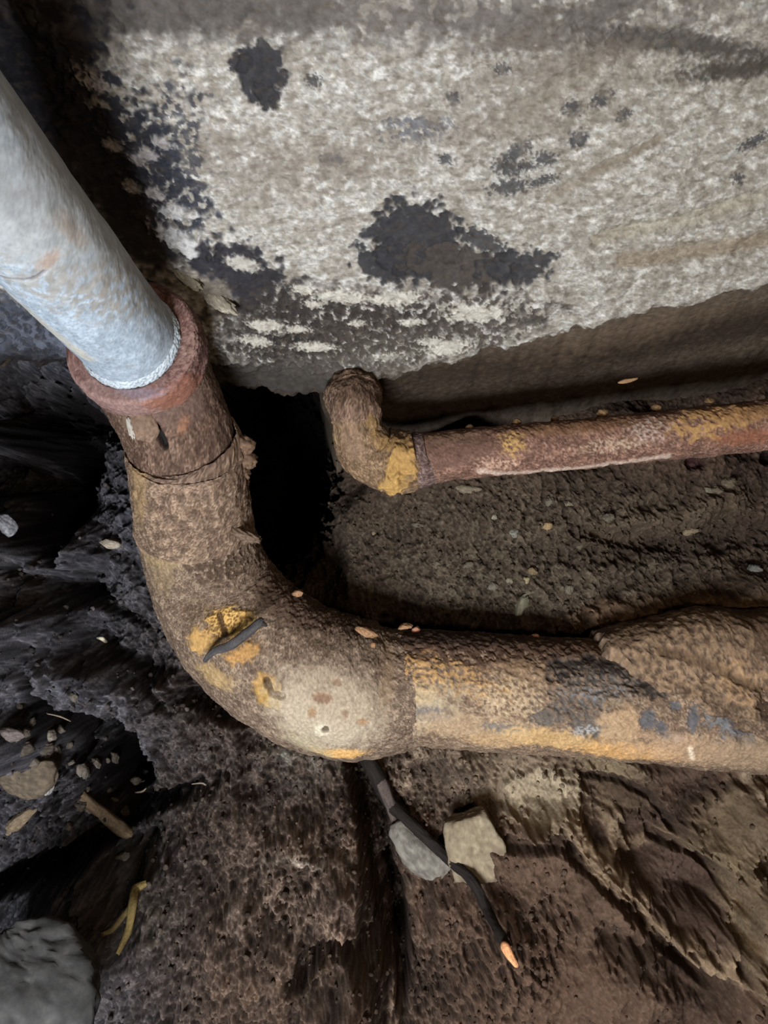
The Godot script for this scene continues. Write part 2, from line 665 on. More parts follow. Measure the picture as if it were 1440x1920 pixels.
	s.line([Vector2(860, 262), Vector2(980, 205), Vector2(1110, 130)], 18.0, rgb(112, 102, 90), 0.45, -0.001, 0.9, 0.9)
	s.line([Vector2(1120, 450), Vector2(1310, 405), Vector2(1480, 350)], 14.0, rgb(140, 130, 112), 0.5, -0.002, 0.7, 0.5)
	s.line([Vector2(1170, 490), Vector2(1330, 470), Vector2(1480, 440)], 16.0, rgb(116, 100, 82), 0.6, -0.001, 0.7, 0.6)
	# salt-and-pepper strip along the foot
	s.blob(720, 590, 300, 40, -2, rgb(56, 51, 48), 0.9, -0.001, 0.6, 0.4, 9.0, -0.14)
	s.blob(620, 310, 140, 50, -8, rgb(112, 103, 94), 0.6, 0.0, 0.7, 0.5, 14.0, -0.15)
	s.blob(450, 300, 110, 60, 30, rgb(118, 110, 102), 0.55, 0.0, 0.7, 0.5, 14.0, -0.1)
	s.blob(1080, 190, 170, 60, -25, rgb(112, 104, 94), 0.6, 0.0, 0.7, 0.5, 14.0, -0.15)
	s.blob(900, 200, 110, 50, -20, rgb(118, 110, 102), 0.5, 0.0, 0.7, 0.5, 12.0, -0.1)
	s.blob(760, 20, 700, 60, 0, rgb(86, 81, 77), 0.7, 0.0, 0.7, 0.6, 16.0, -0.25)  # light falling off toward the wall top, put into the colour
	s.blob(600, 610, 190, 62, 0, rgb(50, 46, 44), 0.85, -0.001, 0.6, 0.4, 8.0, -0.12)
	s.blob(640, 655, 230, 40, -2, rgb(64, 58, 52), 0.85, -0.001, 0.6, 0.4, 6.0, -0.22)
	s.blob(880, 628, 120, 34, -4, rgb(62, 56, 52), 0.8, -0.001, 0.6, 0.4, 8.0, -0.1)
	s.blob(1000, 600, 26, 9, 0, rgb(60, 56, 52), 0.8, -0.001, 0.6, 0.3)
	s.blob(520, 650, 110, 34, 5, rgb(44, 41, 40), 0.85, -0.001, 0.6, 0.4, 7.0, -0.1)
	for p in [[893, 588, 56, 18, -3], [840, 652, 42, 14, -8], [810, 640, 26, 8, 5], [590, 575, 20, 7, 0], [640, 560, 60, 12, 5], [740, 560, 50, 12, -3], [570, 545, 22, 10, 10], [500, 612, 34, 12, 6], [670, 610, 16, 6, 0], [590, 655, 40, 9, 0], [480, 640, 30, 9, 12], [720, 672, 32, 7, -6], [690, 712, 30, 6, -10], [770, 604, 24, 7, 0], [560, 622, 24, 7, 0]]:
		s.blob(p[0], p[1], p[2], p[3], p[4], rgb(174, 168, 156), 0.88, 0.0006, 0.7, 0.25)
	s.blob(530, 725, 190, 34, 2, rgb(58, 54, 51), 0.9, -0.003, 0.6, 0.5)  # foot of the wall dimming into shade, painted in
	s.blob(640, 690, 120, 24, -4, rgb(72, 67, 62), 0.7, 0.0, 0.6, 0.5, 6.0, -0.2)
	# clay smeared below the edge
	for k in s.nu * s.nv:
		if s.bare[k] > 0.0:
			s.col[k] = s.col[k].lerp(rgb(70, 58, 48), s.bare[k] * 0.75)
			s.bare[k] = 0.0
	s.line([Vector2(720, 745), Vector2(900, 730), Vector2(1100, 715), Vector2(1300, 680), Vector2(1500, 640)], 46.0, rgb(44, 36, 30), 0.8, 0.0, 0.7, 0.4)  # shade of the recess above the thin pipe, painted dark
	s.blob(1190, 655, 190, 40, -14, rgb(92, 76, 62), 0.5, 0.0, 0.8, 0.5)
	s.mottle(14.0, 6.0, 0.34, rgb(74, 64, 54), 0.3, 0.0, 0.2, 60.0)
	s.relief(9.0, 0.0003, 5.0)
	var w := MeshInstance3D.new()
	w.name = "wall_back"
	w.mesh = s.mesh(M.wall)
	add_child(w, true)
	w.set_meta("kind", "structure")
	w.set_meta("label", "pale limewashed foundation wall with dark bare patches above the pipes")
	# curled flakes of wash at the foot of the riser
	for q in [[at(412, 566, 0.548), Vector3(0.0155, 0.0066, 0.0022), 38.0, 31, rgb(166, 156, 138)], [at(350, 520, 0.535), Vector3(0.0125, 0.0055, 0.002), 42.0, 32, rgb(150, 140, 120)]]:
		var flake := MeshInstance3D.new()
		flake.name = "plaster_flake"
		flake.mesh = stone(q[1], q[3], q[4], q[4].darkened(0.3), M.stone, 22, 0.3, 7)
		w.add_child(flake, true)
		flake.transform = Transform3D(cam_turn * Basis(Vector3(0, 0, 1), deg_to_rad(-q[2])) * Basis(Vector3(1, 0, 0), deg_to_rad(-28)), q[0])
		flake.set_meta("label", "curled pale flake of wash")


# ---------------------------------------------------------------- the dug soil
func build_ground() -> Sheet:
	var d0 := 0.66
	var o := cam_at - cam_turn.z * d0
	var s := plane_sheet(o, cam_turn.x, -cam_turn.y, cam_turn.z, steps(-0.34, 0.36, 0.00105, 0.35), steps(-0.17, 0.40, 0.00105, 0.22))
	var pts := [[-200, 560, 0.56], [0, 600, 0.68], [-170, 800, 0.50], [-150, 1000, 0.47], [-160, 1250, 0.45], [-140, 1500, 0.46], [300, 560, 0.84], [600, 560, 0.84], [1000, 520, 0.86], [1440, 450, 0.86], [-90, 760, 0.60], [60, 790, 0.72], [110, 860, 0.745],  # bank out of view at left is raised to shade the hollows
		[300, 760, 0.76], [240, 900, 0.665], [235, 1010, 0.645], [165, 960, 0.70], [130, 900, 0.72], [20, 960, 0.60], [90, 1060, 0.575], [0, 1120, 0.555], [190, 1080, 0.665], [220, 1180, 0.645],
		[290, 1230, 0.648], [100, 1200, 0.58], [40, 1260, 0.55], [150, 1290, 0.565], [270, 1320, 0.60], [40, 1400, 0.60], [170, 1370, 0.635], [240, 1450, 0.65], [120, 1490, 0.585], [50, 1600, 0.60],
		[180, 1570, 0.595], [270, 1570, 0.64], [100, 1760, 0.50], [60, 1880, 0.465], [240, 1700, 0.565], [240, 1860, 0.54], [330, 1440, 0.615], [400, 1400, 0.622], [420, 1560, 0.59], [520, 1460, 0.622],
		[600, 1440, 0.632], [480, 1330, 0.648], [400, 1260, 0.665], [560, 1640, 0.57], [640, 1560, 0.60], [640, 1720, 0.555], [480, 1850, 0.53], [620, 1850, 0.545], [640, 1960, 0.50],
		[700, 1500, 0.64], [730, 1650, 0.63], [750, 1790, 0.60], [800, 1450, 0.652], [880, 1500, 0.645], [800, 1580, 0.63], [900, 1620, 0.61], [860, 1760, 0.585], [960, 1860, 0.545],
		[1000, 1440, 0.652], [1100, 1470, 0.645], [1050, 1600, 0.605], [1150, 1720, 0.58], [1200, 1870, 0.535], [1200, 1540, 0.622], [1330, 1480, 0.632], [1430, 1560, 0.60], [1300, 1640, 0.600],
		[1350, 1790, 0.562], [1440, 1760, 0.555], [1440, 1900, 0.52], [500, 860, 0.82], [520, 960, 0.82], [480, 1040, 0.80], [580, 1060, 0.755], [640, 900, 0.74], [700, 960, 0.70], [760, 930, 0.672],
		[860, 920, 0.655], [700, 1080, 0.70], [820, 1060, 0.675], [1000, 930, 0.665], [1000, 1080, 0.675], [1150, 1000, 0.672], [1300, 900, 0.675], [1400, 1010, 0.69], [1300, 1100, 0.675],
		[900, 1160, 0.68], [720, 1160, 0.70], [1150, 1150, 0.672], [1000, 780, 0.735], [1300, 740, 0.735], [740, 760, 0.745], [620, 740, 0.79], [650, 1300, 0.70], [900, 1300, 0.71], [1200, 1300, 0.70], [1440, 1140, 0.655], [1560, 1250, 0.64], [1440, 1460, 0.63]]
	# the lie of the ground, weighed between sounded points on a coarse lattice
	var cu := 120
	var cv := 120
	var lo := Vector2(s.us[0], s.vs[0])
	var hi := Vector2(s.us[-1], s.vs[-1])
	var lat := PackedFloat32Array()
	for j in cv:
		for i in cu:
			var x := lerpf(lo.x, hi.x, i / (cu - 1.0))
			var y := lerpf(lo.y, hi.y, j / (cv - 1.0))
			var sum := 0.0
			var tot := 0.0
			for p in pts:
				var dx: float = x - (p[0] - 720.0) / F * p[2]
				var dy: float = y - (p[1] - 960.0) / F * p[2]
				var r2 := dx * dx + dy * dy + 0.00010
				var w := 1.0 / (r2 * r2 * sqrt(r2))
				sum += w * (d0 - p[2])
				tot += w
			lat.append(sum / tot)
	for j in s.nv:
		var fy := (s.vs[j] - lo.y) / (hi.y - lo.y) * (cv - 1.0)
		var jy := clampi(int(fy), 0, cv - 2)
		fy -= jy
		for i in s.nu:
			var fx := (s.us[i] - lo.x) / (hi.x - lo.x) * (cu - 1.0)
			var ix := clampi(int(fx), 0, cu - 2)
			fx -= ix
			var k := jy * cu + ix
			s.h[j * s.nu + i] = lerpf(lerpf(lat[k], lat[k + 1], fx), lerpf(lat[k + cu], lat[k + cu + 1], fx), fy)
	s.index()
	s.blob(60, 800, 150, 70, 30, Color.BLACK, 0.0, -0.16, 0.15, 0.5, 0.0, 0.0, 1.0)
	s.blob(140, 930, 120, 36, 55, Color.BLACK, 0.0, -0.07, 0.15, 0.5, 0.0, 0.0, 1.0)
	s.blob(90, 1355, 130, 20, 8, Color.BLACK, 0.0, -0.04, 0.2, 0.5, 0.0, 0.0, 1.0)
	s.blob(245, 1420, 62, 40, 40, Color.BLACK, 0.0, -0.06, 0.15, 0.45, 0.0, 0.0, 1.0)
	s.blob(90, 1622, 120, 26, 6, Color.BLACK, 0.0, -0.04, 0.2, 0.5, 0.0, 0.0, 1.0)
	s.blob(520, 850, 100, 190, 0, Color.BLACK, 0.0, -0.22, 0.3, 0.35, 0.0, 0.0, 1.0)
	s.index()
	var brown := rgb(84, 66, 54)
	var umber := rgb(50, 39, 33)
	var slate := rgb(60, 58, 61)
	var tan_c := rgb(132, 114, 92)
	for j in s.nv:
		for i in s.nu:
			var k := j * s.nu + i
			var u := s.us[i]
			var v := s.vs[j]
			var q := n_big.get_noise_2d(u / 0.055, v / 0.055)
			var q2 := n_big.get_noise_2d(u / 0.014 + 9.0, v / 0.014)
			var q3 := n_fine.get_noise_2d(u / 0.0048, v / 0.0048)
			var left := 1.0 - smoothstep(-0.22, -0.10, u)
			var right := smoothstep(0.02, 0.16, u) * smoothstep(0.14, 0.24, v)
			var bank := smoothstep(-0.10, -0.04, u) * (1.0 - smoothstep(0.08, 0.11, v))
			s.calm[k] = maxf(0.65 * bank, 0.8 * smoothstep(0.0, 0.10, u) * smoothstep(0.12, 0.2, v))
			var c := umber.lerp(brown, clampf(0.5 + 0.8 * q + 0.5 * q2, 0, 1))
			c = c.lerp(slate, 0.75 * left)
			c = c.lerp(c.darkened(0.3), clampf(-q3 * 1.4, 0, 1) * (1.0 - 0.6 * right))
			c = c.lerp(rgb(128, 112, 98), clampf(q3 * 1.2 - 0.25, 0, 1) * 0.6)
			s.col[k] = c
			s.h[k] += 0.006 * q * (1.0 - 0.5 * right) + (0.0050 * q2 + 0.0014 * q3) * (1.0 - 0.6 * right) * (1.0 - 0.5 * bank) - 0.005 * (0.25 - minf(0.25, absf(q2))) * 2.0 * (1.0 - right) * smoothstep(0.05, 0.15, v - u * 0.2)
	paint_ground(s, brown, umber, slate, tan_c)
	s.mottle(2.4, 2.8, 0.28, rgb(136, 120, 106), 0.35, 0.0006, 0.15, 33.0)
	s.mottle(28.0, 46.0, 0.06, rgb(38, 30, 26), 0.5, -0.0040, 0.22, 300.0)
	s.mottle(16.0, 22.0, 0.14, rgb(104, 86, 74), 0.3, 0.0030, 0.2, 340.0)
	s.mottle(7.0, 9.0, 0.16, rgb(118, 100, 88), 0.30, 0.0020, 0.15, 133.0)
	s.mottle(12.0, 20.0, 0.20, rgb(40, 33, 29), 0.40, -0.0022, 0.15, 171.0)
	s.mottle(3.4, 4.4, 0.36, rgb(34, 28, 25), 0.35, -0.0003, 0.12, 71.0)
	var hollow_shade := rgb(24, 20, 19)  # near-black shade painted into the holes and hollows
	for j in s.nv:                                     # the left bank is tinted a bluer grey
		for i in s.nu:
			var left := 1.0 - smoothstep(-0.23, -0.10, s.us[i])
			if left > 0.0:
				var k := j * s.nu + i
				var l := s.col[k].get_luminance()
				s.col[k] = s.col[k].lerp(Color(l * 0.98, l * 0.98, l * 1.07), 0.7 * left)
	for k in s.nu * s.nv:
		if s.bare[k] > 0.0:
			s.col[k] = s.col[k].lerp(hollow_shade, 0.85 * smoothstep(0.05, 0.5, s.bare[k]))
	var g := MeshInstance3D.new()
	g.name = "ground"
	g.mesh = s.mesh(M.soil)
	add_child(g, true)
	g.set_meta("kind", "structure")
	g.set_meta("label", "dark crumbly dug soil around and under the rusty pipes")
	return s


func paint_ground(s: Sheet, brown: Color, umber: Color, slate: Color, tan_c: Color) -> void:
	# bank between the two pipes: clay with small stones, greenish grey
	s.blob(1000, 1030, 460, 150, 0, rgb(70, 61, 50), 0.65, 0.0, 0.4, 0.4)
	s.blob(980, 1090, 260, 90, 0, rgb(84, 77, 64), 0.55, 0.0, 0.5, 0.5, 12.0, -0.1)
	s.blob(1020, 1030, 440, 140, 0, rgb(42, 35, 29), 0.65, -0.0022, 0.4, 0.4, 11.0, 0.08)
	s.blob(980, 1040, 420, 140, 0, rgb(108, 99, 84), 0.5, 0.0008, 0.4, 0.4, 5.0, 0.2)
	s.blob(1280, 1010, 220, 34, -6, rgb(52, 43, 36), 0.8, -0.010, 0.5, 0.5)
	s.blob(1180, 1010, 90, 16, 8, rgb(44, 36, 30), 0.8, -0.012, 0.5, 0.4)
	s.line([Vector2(1130, 1000), Vector2(1210, 990), Vector2(1290, 975), Vector2(1380, 945)], 26.0, rgb(98, 84, 68), 0.5, 0.008, 0.6, 0.4)
	s.line([Vector2(1090, 1150), Vector2(1140, 1115), Vector2(1190, 1085)], 10.0, rgb(50, 42, 35), 0.7, -0.006, 0.5, 0.4)
	s.blob(1140, 1155, 80, 28, -8, rgb(110, 88, 68), 0.8, 0.008, 0.4, 0.3)
	s.blob(1390, 1150, 90, 10, -2, rgb(30, 24, 20), 0.8, -0.018, 0.4, 0.4)
	s.blob(560, 900, 110, 130, 0, rgb(46, 40, 35), 0.9, 0.0, 0.4, 0.5)
	s.blob(1305, 868, 18, 12, 0, rgb(50, 30, 32), 0.9, -0.008, 0.3, 0.3)
	s.blob(1440, 855, 14, 16, 0, rgb(20, 16, 14), 0.9, -0.012, 0.3, 0.3)
	# the clay that rides up over the right end of the drain
	s.blob(1370, 1180, 300, 62, 4, rgb(118, 92, 68), 0.92, 0.012, 0.3, 0.4)
	# left bank, its hollows and channels painted near black for shade
	s.blob(230, 1010, 60, 90, -10, rgb(72, 70, 74), 0.75, 0.004, 0.4, 0.4)
	s.blob(225, 1120, 50, 70, 0, rgb(62, 58, 58), 0.7, 0.002, 0.4, 0.4)
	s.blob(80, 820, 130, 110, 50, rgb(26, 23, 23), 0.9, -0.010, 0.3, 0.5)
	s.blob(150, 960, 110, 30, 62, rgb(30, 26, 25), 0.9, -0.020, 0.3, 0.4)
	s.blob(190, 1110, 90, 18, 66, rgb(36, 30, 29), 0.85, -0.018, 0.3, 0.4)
	s.blob(60, 650, 90, 40, 10, rgb(64, 67, 76), 0.8, 0.010, 0.5, 0.4)
	s.blob(90, 1050, 76, 66, 20, rgb(62, 60, 63), 0.7, 0.014, 0.5, 0.35)
	s.blob(140, 1050, 30, 24, 0, rgb(80, 77, 77), 0.6, 0.006, 0.5, 0.3)
	s.blob(40, 1210, 70, 56, 0, rgb(70, 67, 69), 0.7, 0.012, 0.5, 0.35)
	s.blob(100, 1170, 46, 44, 0, rgb(66, 62, 62), 0.65, 0.010, 0.5, 0.35)
	s.blob(20, 1110, 34, 60, 10, rgb(64, 46, 26), 0.8, -0.012, 0.4, 0.5)
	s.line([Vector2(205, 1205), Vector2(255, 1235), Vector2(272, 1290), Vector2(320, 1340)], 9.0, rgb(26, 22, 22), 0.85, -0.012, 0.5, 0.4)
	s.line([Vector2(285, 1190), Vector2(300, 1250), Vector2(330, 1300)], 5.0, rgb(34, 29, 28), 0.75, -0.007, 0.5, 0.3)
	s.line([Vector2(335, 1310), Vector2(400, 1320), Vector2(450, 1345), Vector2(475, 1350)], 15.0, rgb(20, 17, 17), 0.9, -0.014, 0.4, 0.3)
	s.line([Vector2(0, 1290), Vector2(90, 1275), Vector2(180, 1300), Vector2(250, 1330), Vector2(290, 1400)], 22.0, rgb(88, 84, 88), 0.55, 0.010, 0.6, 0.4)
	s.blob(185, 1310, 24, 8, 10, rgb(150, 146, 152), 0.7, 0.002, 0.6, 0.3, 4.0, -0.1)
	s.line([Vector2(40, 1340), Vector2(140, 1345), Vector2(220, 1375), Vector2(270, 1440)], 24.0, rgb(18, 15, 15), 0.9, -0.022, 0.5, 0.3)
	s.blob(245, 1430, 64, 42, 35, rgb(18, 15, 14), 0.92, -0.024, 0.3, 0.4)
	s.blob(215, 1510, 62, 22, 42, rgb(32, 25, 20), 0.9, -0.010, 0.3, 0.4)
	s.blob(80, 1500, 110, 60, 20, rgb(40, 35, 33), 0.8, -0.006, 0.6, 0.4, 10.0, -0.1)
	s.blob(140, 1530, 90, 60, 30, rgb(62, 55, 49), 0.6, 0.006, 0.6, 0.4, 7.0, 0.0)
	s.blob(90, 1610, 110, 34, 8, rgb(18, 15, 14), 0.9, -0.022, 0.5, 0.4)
	s.blob(340, 1580, 150, 170, 10, rgb(40, 33, 30), 0.65, 0.0, 0.4, 0.6)  # dark brown shadow painted over the soil
	s.blob(300, 1530, 66, 110, 10, rgb(44, 31, 20), 0.9, -0.010, 0.3, 0.6)
	s.blob(240, 1690, 70, 110, 15, rgb(66, 56, 34), 0.75, 0.002, 0.4, 0.5)
	s.blob(60, 1690, 100, 50, 30, rgb(58, 60, 62), 0.8, 0.004, 0.6, 0.4)
	s.blob(115, 1735, 60, 16, 40, rgb(26, 22, 22), 0.85, -0.010, 0.5, 0.4)
	# middle ridge, its cleft and hollow painted dark for shade
	s.blob(470, 1440, 160, 70, 20, rgb(62, 58, 58), 0.6, 0.0, 0.5, 0.5)
	s.blob(550, 1400, 70, 34, 25, rgb(122, 122, 112), 0.85, 0.006, 0.4, 0.35)
	s.blob(610, 1440, 80, 34, 0, rgb(96, 88, 80), 0.7, 0.002, 0.5, 0.5)
	s.blob(540, 1660, 120, 76, 20, rgb(128, 110, 98), 0.6, 0.004, 0.6, 0.5, 8.0, -0.15)
	s.line([Vector2(490, 1618), Vector2(540, 1605), Vector2(575, 1620), Vector2(605, 1625)], 7.0, rgb(196, 180, 164), 0.65, 0.003, 0.5, 0.6)
	s.blob(650, 1770, 46, 40, 60, rgb(146, 120, 102), 0.75, 0.004, 0.4, 0.4)
	s.blob(675, 1620, 18, 60, -14, rgb(150, 124, 106), 0.6, 0.002, 0.5, 0.4)
	s.blob(445, 1710, 26, 40, 0, rgb(130, 112, 100), 0.6, 0.004, 0.6, 0.4)
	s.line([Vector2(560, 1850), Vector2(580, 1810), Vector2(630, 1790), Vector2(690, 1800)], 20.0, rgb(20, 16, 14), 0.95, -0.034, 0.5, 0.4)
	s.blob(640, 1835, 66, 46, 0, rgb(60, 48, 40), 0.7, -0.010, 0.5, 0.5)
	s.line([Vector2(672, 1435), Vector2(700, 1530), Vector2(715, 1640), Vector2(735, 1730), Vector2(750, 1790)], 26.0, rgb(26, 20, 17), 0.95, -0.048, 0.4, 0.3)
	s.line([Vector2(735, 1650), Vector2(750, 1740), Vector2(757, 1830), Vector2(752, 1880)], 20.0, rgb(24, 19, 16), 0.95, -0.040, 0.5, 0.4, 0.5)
	s.blob(745, 1895, 14, 50, 0, rgb(160, 132, 106), 0.7, 0.004, 0.3, 0.3)
	s.blob(700, 1825, 14, 24, -20, rgb(168, 140, 116), 0.7, 0.004, 0.4, 0.3)
	# under the drain: pale mortar spill and clay ridges
	s.blob(900, 1450, 200, 80, 6, rgb(138, 120, 100), 0.88, 0.006, 0.5, 0.3)
	s.blob(1010, 1480, 80, 60, 20, rgb(156, 140, 116), 0.93, 0.008, 0.45, 0.18)
	s.blob(830, 1445, 80, 22, 6, rgb(76, 64, 56), 0.75, -0.001, 0.8, 0.3)
	s.blob(830, 1490, 66, 20, -10, rgb(84, 70, 60), 0.75, -0.001, 0.8, 0.3)
	s.blob(1010, 1545, 110, 24, 6, rgb(132, 112, 90), 0.8, 0.003, 0.7, 0.4, 7.0, -0.2)
	s.blob(900, 1710, 200, 120, 20, rgb(92, 72, 60), 0.7, 0.004, 0.5, 0.5)
	s.blob(1040, 1640, 170, 66, 35, rgb(88, 70, 58), 0.85, 0.016, 0.3, 0.2)
	s.line([Vector2(950, 1568), Vector2(1050, 1575), Vector2(1080, 1605), Vector2(1180, 1690), Vector2(1240, 1770), Vector2(1330, 1850)], 13.0, rgb(58, 46, 38), 0.8, -0.014, 0.4, 0.3)
	s.line([Vector2(1075, 1545), Vector2(1120, 1620), Vector2(1190, 1670), Vector2(1245, 1740)], 20.0, rgb(140, 118, 94), 0.85, 0.009, 0.4, 0.5)
	s.blob(1320, 1760, 92, 46, 42, rgb(138, 116, 92), 0.92, 0.018, 0.3, 0.2)
	s.blob(1235, 1660, 20, 60, 10, rgb(140, 118, 90), 0.65, 0.004, 0.5, 0.4)
	s.blob(1270, 1640, 110, 70, 38, rgb(74, 59, 51), 0.92, -0.014, 0.35, 0.2)
	s.line([Vector2(1130, 1600), Vector2(1200, 1588), Vector2(1250, 1570), Vector2(1320, 1605)], 12.0, rgb(136, 114, 90), 0.6, 0.006, 0.5, 0.4)
	s.line([Vector2(1230, 1575), Vector2(1300, 1600), Vector2(1350, 1640), Vector2(1400, 1720), Vector2(1380, 1800)], 14.0, rgb(56, 44, 38), 0.85, -0.014, 0.4, 0.3)
	s.blob(1370, 1540, 110, 80, 15, rgb(106, 90, 72), 0.9, 0.014, 0.35, 0.25)
	s.blob(1420, 1600, 110, 26, -4, rgb(120, 104, 80), 0.7, 0.004, 0.5, 0.5)
	s.blob(1420, 1740, 44, 100, 0, rgb(112, 95, 75), 0.9, 0.013, 0.4, 0.25)
	for p in [[1402, 1716], [1408, 1768], [1310, 1765]]:
		s.blob(p[0], p[1], 12, 12, 0, rgb(84, 66, 46), 0.7, -0.003, 0.4, 0.4)
	s.blob(1160, 1480, 95, 42, 30, rgb(78, 64, 52), 0.85, -0.010, 0.4, 0.3)
	s.line([Vector2(1095, 1455), Vector2(1170, 1470), Vector2(1230, 1500), Vector2(1270, 1560)], 8.0, rgb(52, 42, 36), 0.8, -0.008, 0.4, 0.4)
	s.blob(1150, 1440, 80, 18, 14, rgb(132, 116, 92), 0.8, 0.004, 0.4, 0.3)
	s.blob(1260, 1455, 50, 34, 0, rgb(82, 66, 56), 0.8, -0.004, 0.4, 0.35)
	s.blob(1150, 1540, 22, 46, -25, rgb(140, 120, 96), 0.7, 0.004, 0.5, 0.4)
	s.line([Vector2(1395, 1450), Vector2(1420, 1480), Vector2(1460, 1500)], 14.0, rgb(160, 140, 116), 0.7, 0.006, 0.5, 0.4)
	s.line([Vector2(1130, 1740), Vector2(1240, 1830), Vector2(1350, 1870)], 30.0, rgb(58, 46, 38), 0.6, -0.010, 0.6, 0.4)
	s.blob(960, 1860, 320, 76, 10, rgb(88, 68, 55), 0.5, 0.0, 0.5, 0.5)
	s.blob(900, 1830, 240, 100, 30, rgb(36, 28, 23), 0.75, -0.005, 0.4, 0.4, 8.0, 0.12)


# ---------------------------------------------------------------- pipes
func riser(t: float, r: float) -> Array:      # a point t metres up the riser's axis from its lower end, with a radius
	var q: Vector3 = Vector3(-0.1625, 0.1105, -0.5) + Vector3(-0.0108, 0.0360, 0.15).normalized() * t
	return [720.0 + q.x / -q.z * F, 960.0 - q.y / -q.z * F, -q.z, r * F / -q.z]


func build_grey_pipe() -> void:
	var o := thing("grey_pipe", "thick pale blue-grey painted riser pipe leaning down from the upper left into the rusty hub", "pipe", at(265, 650, 0.5))
	var path := []
	for t in [-0.010, 0.0, 0.06, 0.12, 0.20, 0.30, 0.40]:
		path.append(riser(t, 0.0306))
	var s := tube_sheet(path, 0.0010, rgb(144, 156, 167))
	s.index()
	for k in s.nu * s.nv:
		var i := k % s.nu
		var j := k / s.nu
		var q := n_big.get_noise_2d(s.us[i] / 0.035, s.vs[j] / 0.02)
		s.col[k] = s.col[k].lerp(rgb(132, 140, 148), clampf(0.35 + q, 0, 1) * 0.6)
		s.h[k] += 0.0006 * q
	s.mottle(14.0, 6.0, 0.15, rgb(174, 184, 193), 0.45, 0.0, 0.25)
	s.mottle(5.0, 3.5, 0.28, rgb(122, 128, 136), 0.35, -0.0001, 0.2, 20.0)
	s.mottle(2.5, 2.5, 0.36, rgb(106, 106, 110), 0.35, -0.0001, 0.12, 50.0)
	# rust-brown grime down the side next to the wall
	s.blob(190, 390, 150, 46, 52, rgb(134, 130, 124), 0.6, 0.0, 0.6, 0.5)
	s.blob(110, 250, 150, 40, 55, rgb(118, 118, 118), 0.55, 0.0, 0.6, 0.5)
	s.blob(285, 520, 70, 28, 55, rgb(128, 118, 106), 0.6, 0.0, 0.6, 0.5, 8.0, -0.15)
	s.blob(92, 490, 26, 12, -40, rgb(140, 116, 100), 0.65, 0.0, 0.6, 0.4)
	s.blob(135, 430, 40, 16, 50, rgb(132, 116, 102), 0.55, 0.0, 0.6, 0.5)
	s.line([Vector2(0, 520), Vector2(55, 525), Vector2(85, 510)], 3.0, rgb(96, 92, 94), 0.8, -0.0008, 0.4, 0.4)
	s.line([Vector2(20, 560), Vector2(90, 615), Vector2(160, 670)], 7.0, rgb(176, 164, 144), 0.6, 0.0004, 0.5, 0.4)
	part("pipe_body", s.mesh(M.zinc), o)
	# the bead of white sealant where it enters the hub
	var p2 := []
	for t in [[-0.0065, 0.0310], [-0.0050, 0.0326], [-0.0025, 0.0328], [0.0002, 0.0318], [0.0020, 0.0306]]:
		p2.append(riser(t[0], t[1]))
	var b := tube_sheet(p2, 0.0008, rgb(158, 164, 168))
	b.index()
	b.relief(9.0, 0.0007)
	b.relief(3.0, 0.0004, 4.0)
	b.mottle(6.0, 6.0, 0.10, rgb(150, 160, 166), 0.7)
	b.mottle(3.0, 3.0, 0.3, rgb(90, 98, 108), 0.6, -0.0006, 0.1, 9.0)
	part("sealant_bead", b.mesh(M.zinc), o, "whitish lumpy ring of sealant")


func rusty(s: Sheet, dark: Color, light: Color, lump := 0.0016) -> void:
	for k in s.nu * s.nv:
		var i := k % s.nu
		var j := k / s.nu
		var q := n_big.get_noise_2d(s.us[i] / 0.024 + 3.0, s.vs[j] / 0.024)
		var q2 := n_big.get_noise_2d(s.us[i] / 0.007, s.vs[j] / 0.007 + 5.0)
		s.col[k] = dark.lerp(light, clampf(0.5 + 0.6 * q + 0.7 * q2, 0, 1))
		s.h[k] += lump * q + lump * 0.35 * q2
	s.mottle(2.0, 2.0, 0.20, light.lightened(0.22), 0.5, 0.00012, 0.15, 12.0)
	s.mottle(3.0, 3.0, 0.24, dark.darkened(0.45), 0.5, -0.0003, 0.15, 44.0)
	s.mottle(14.0, 8.0, 0.10, dark.darkened(0.25), 0.4, 0.0, 0.3, 80.0)


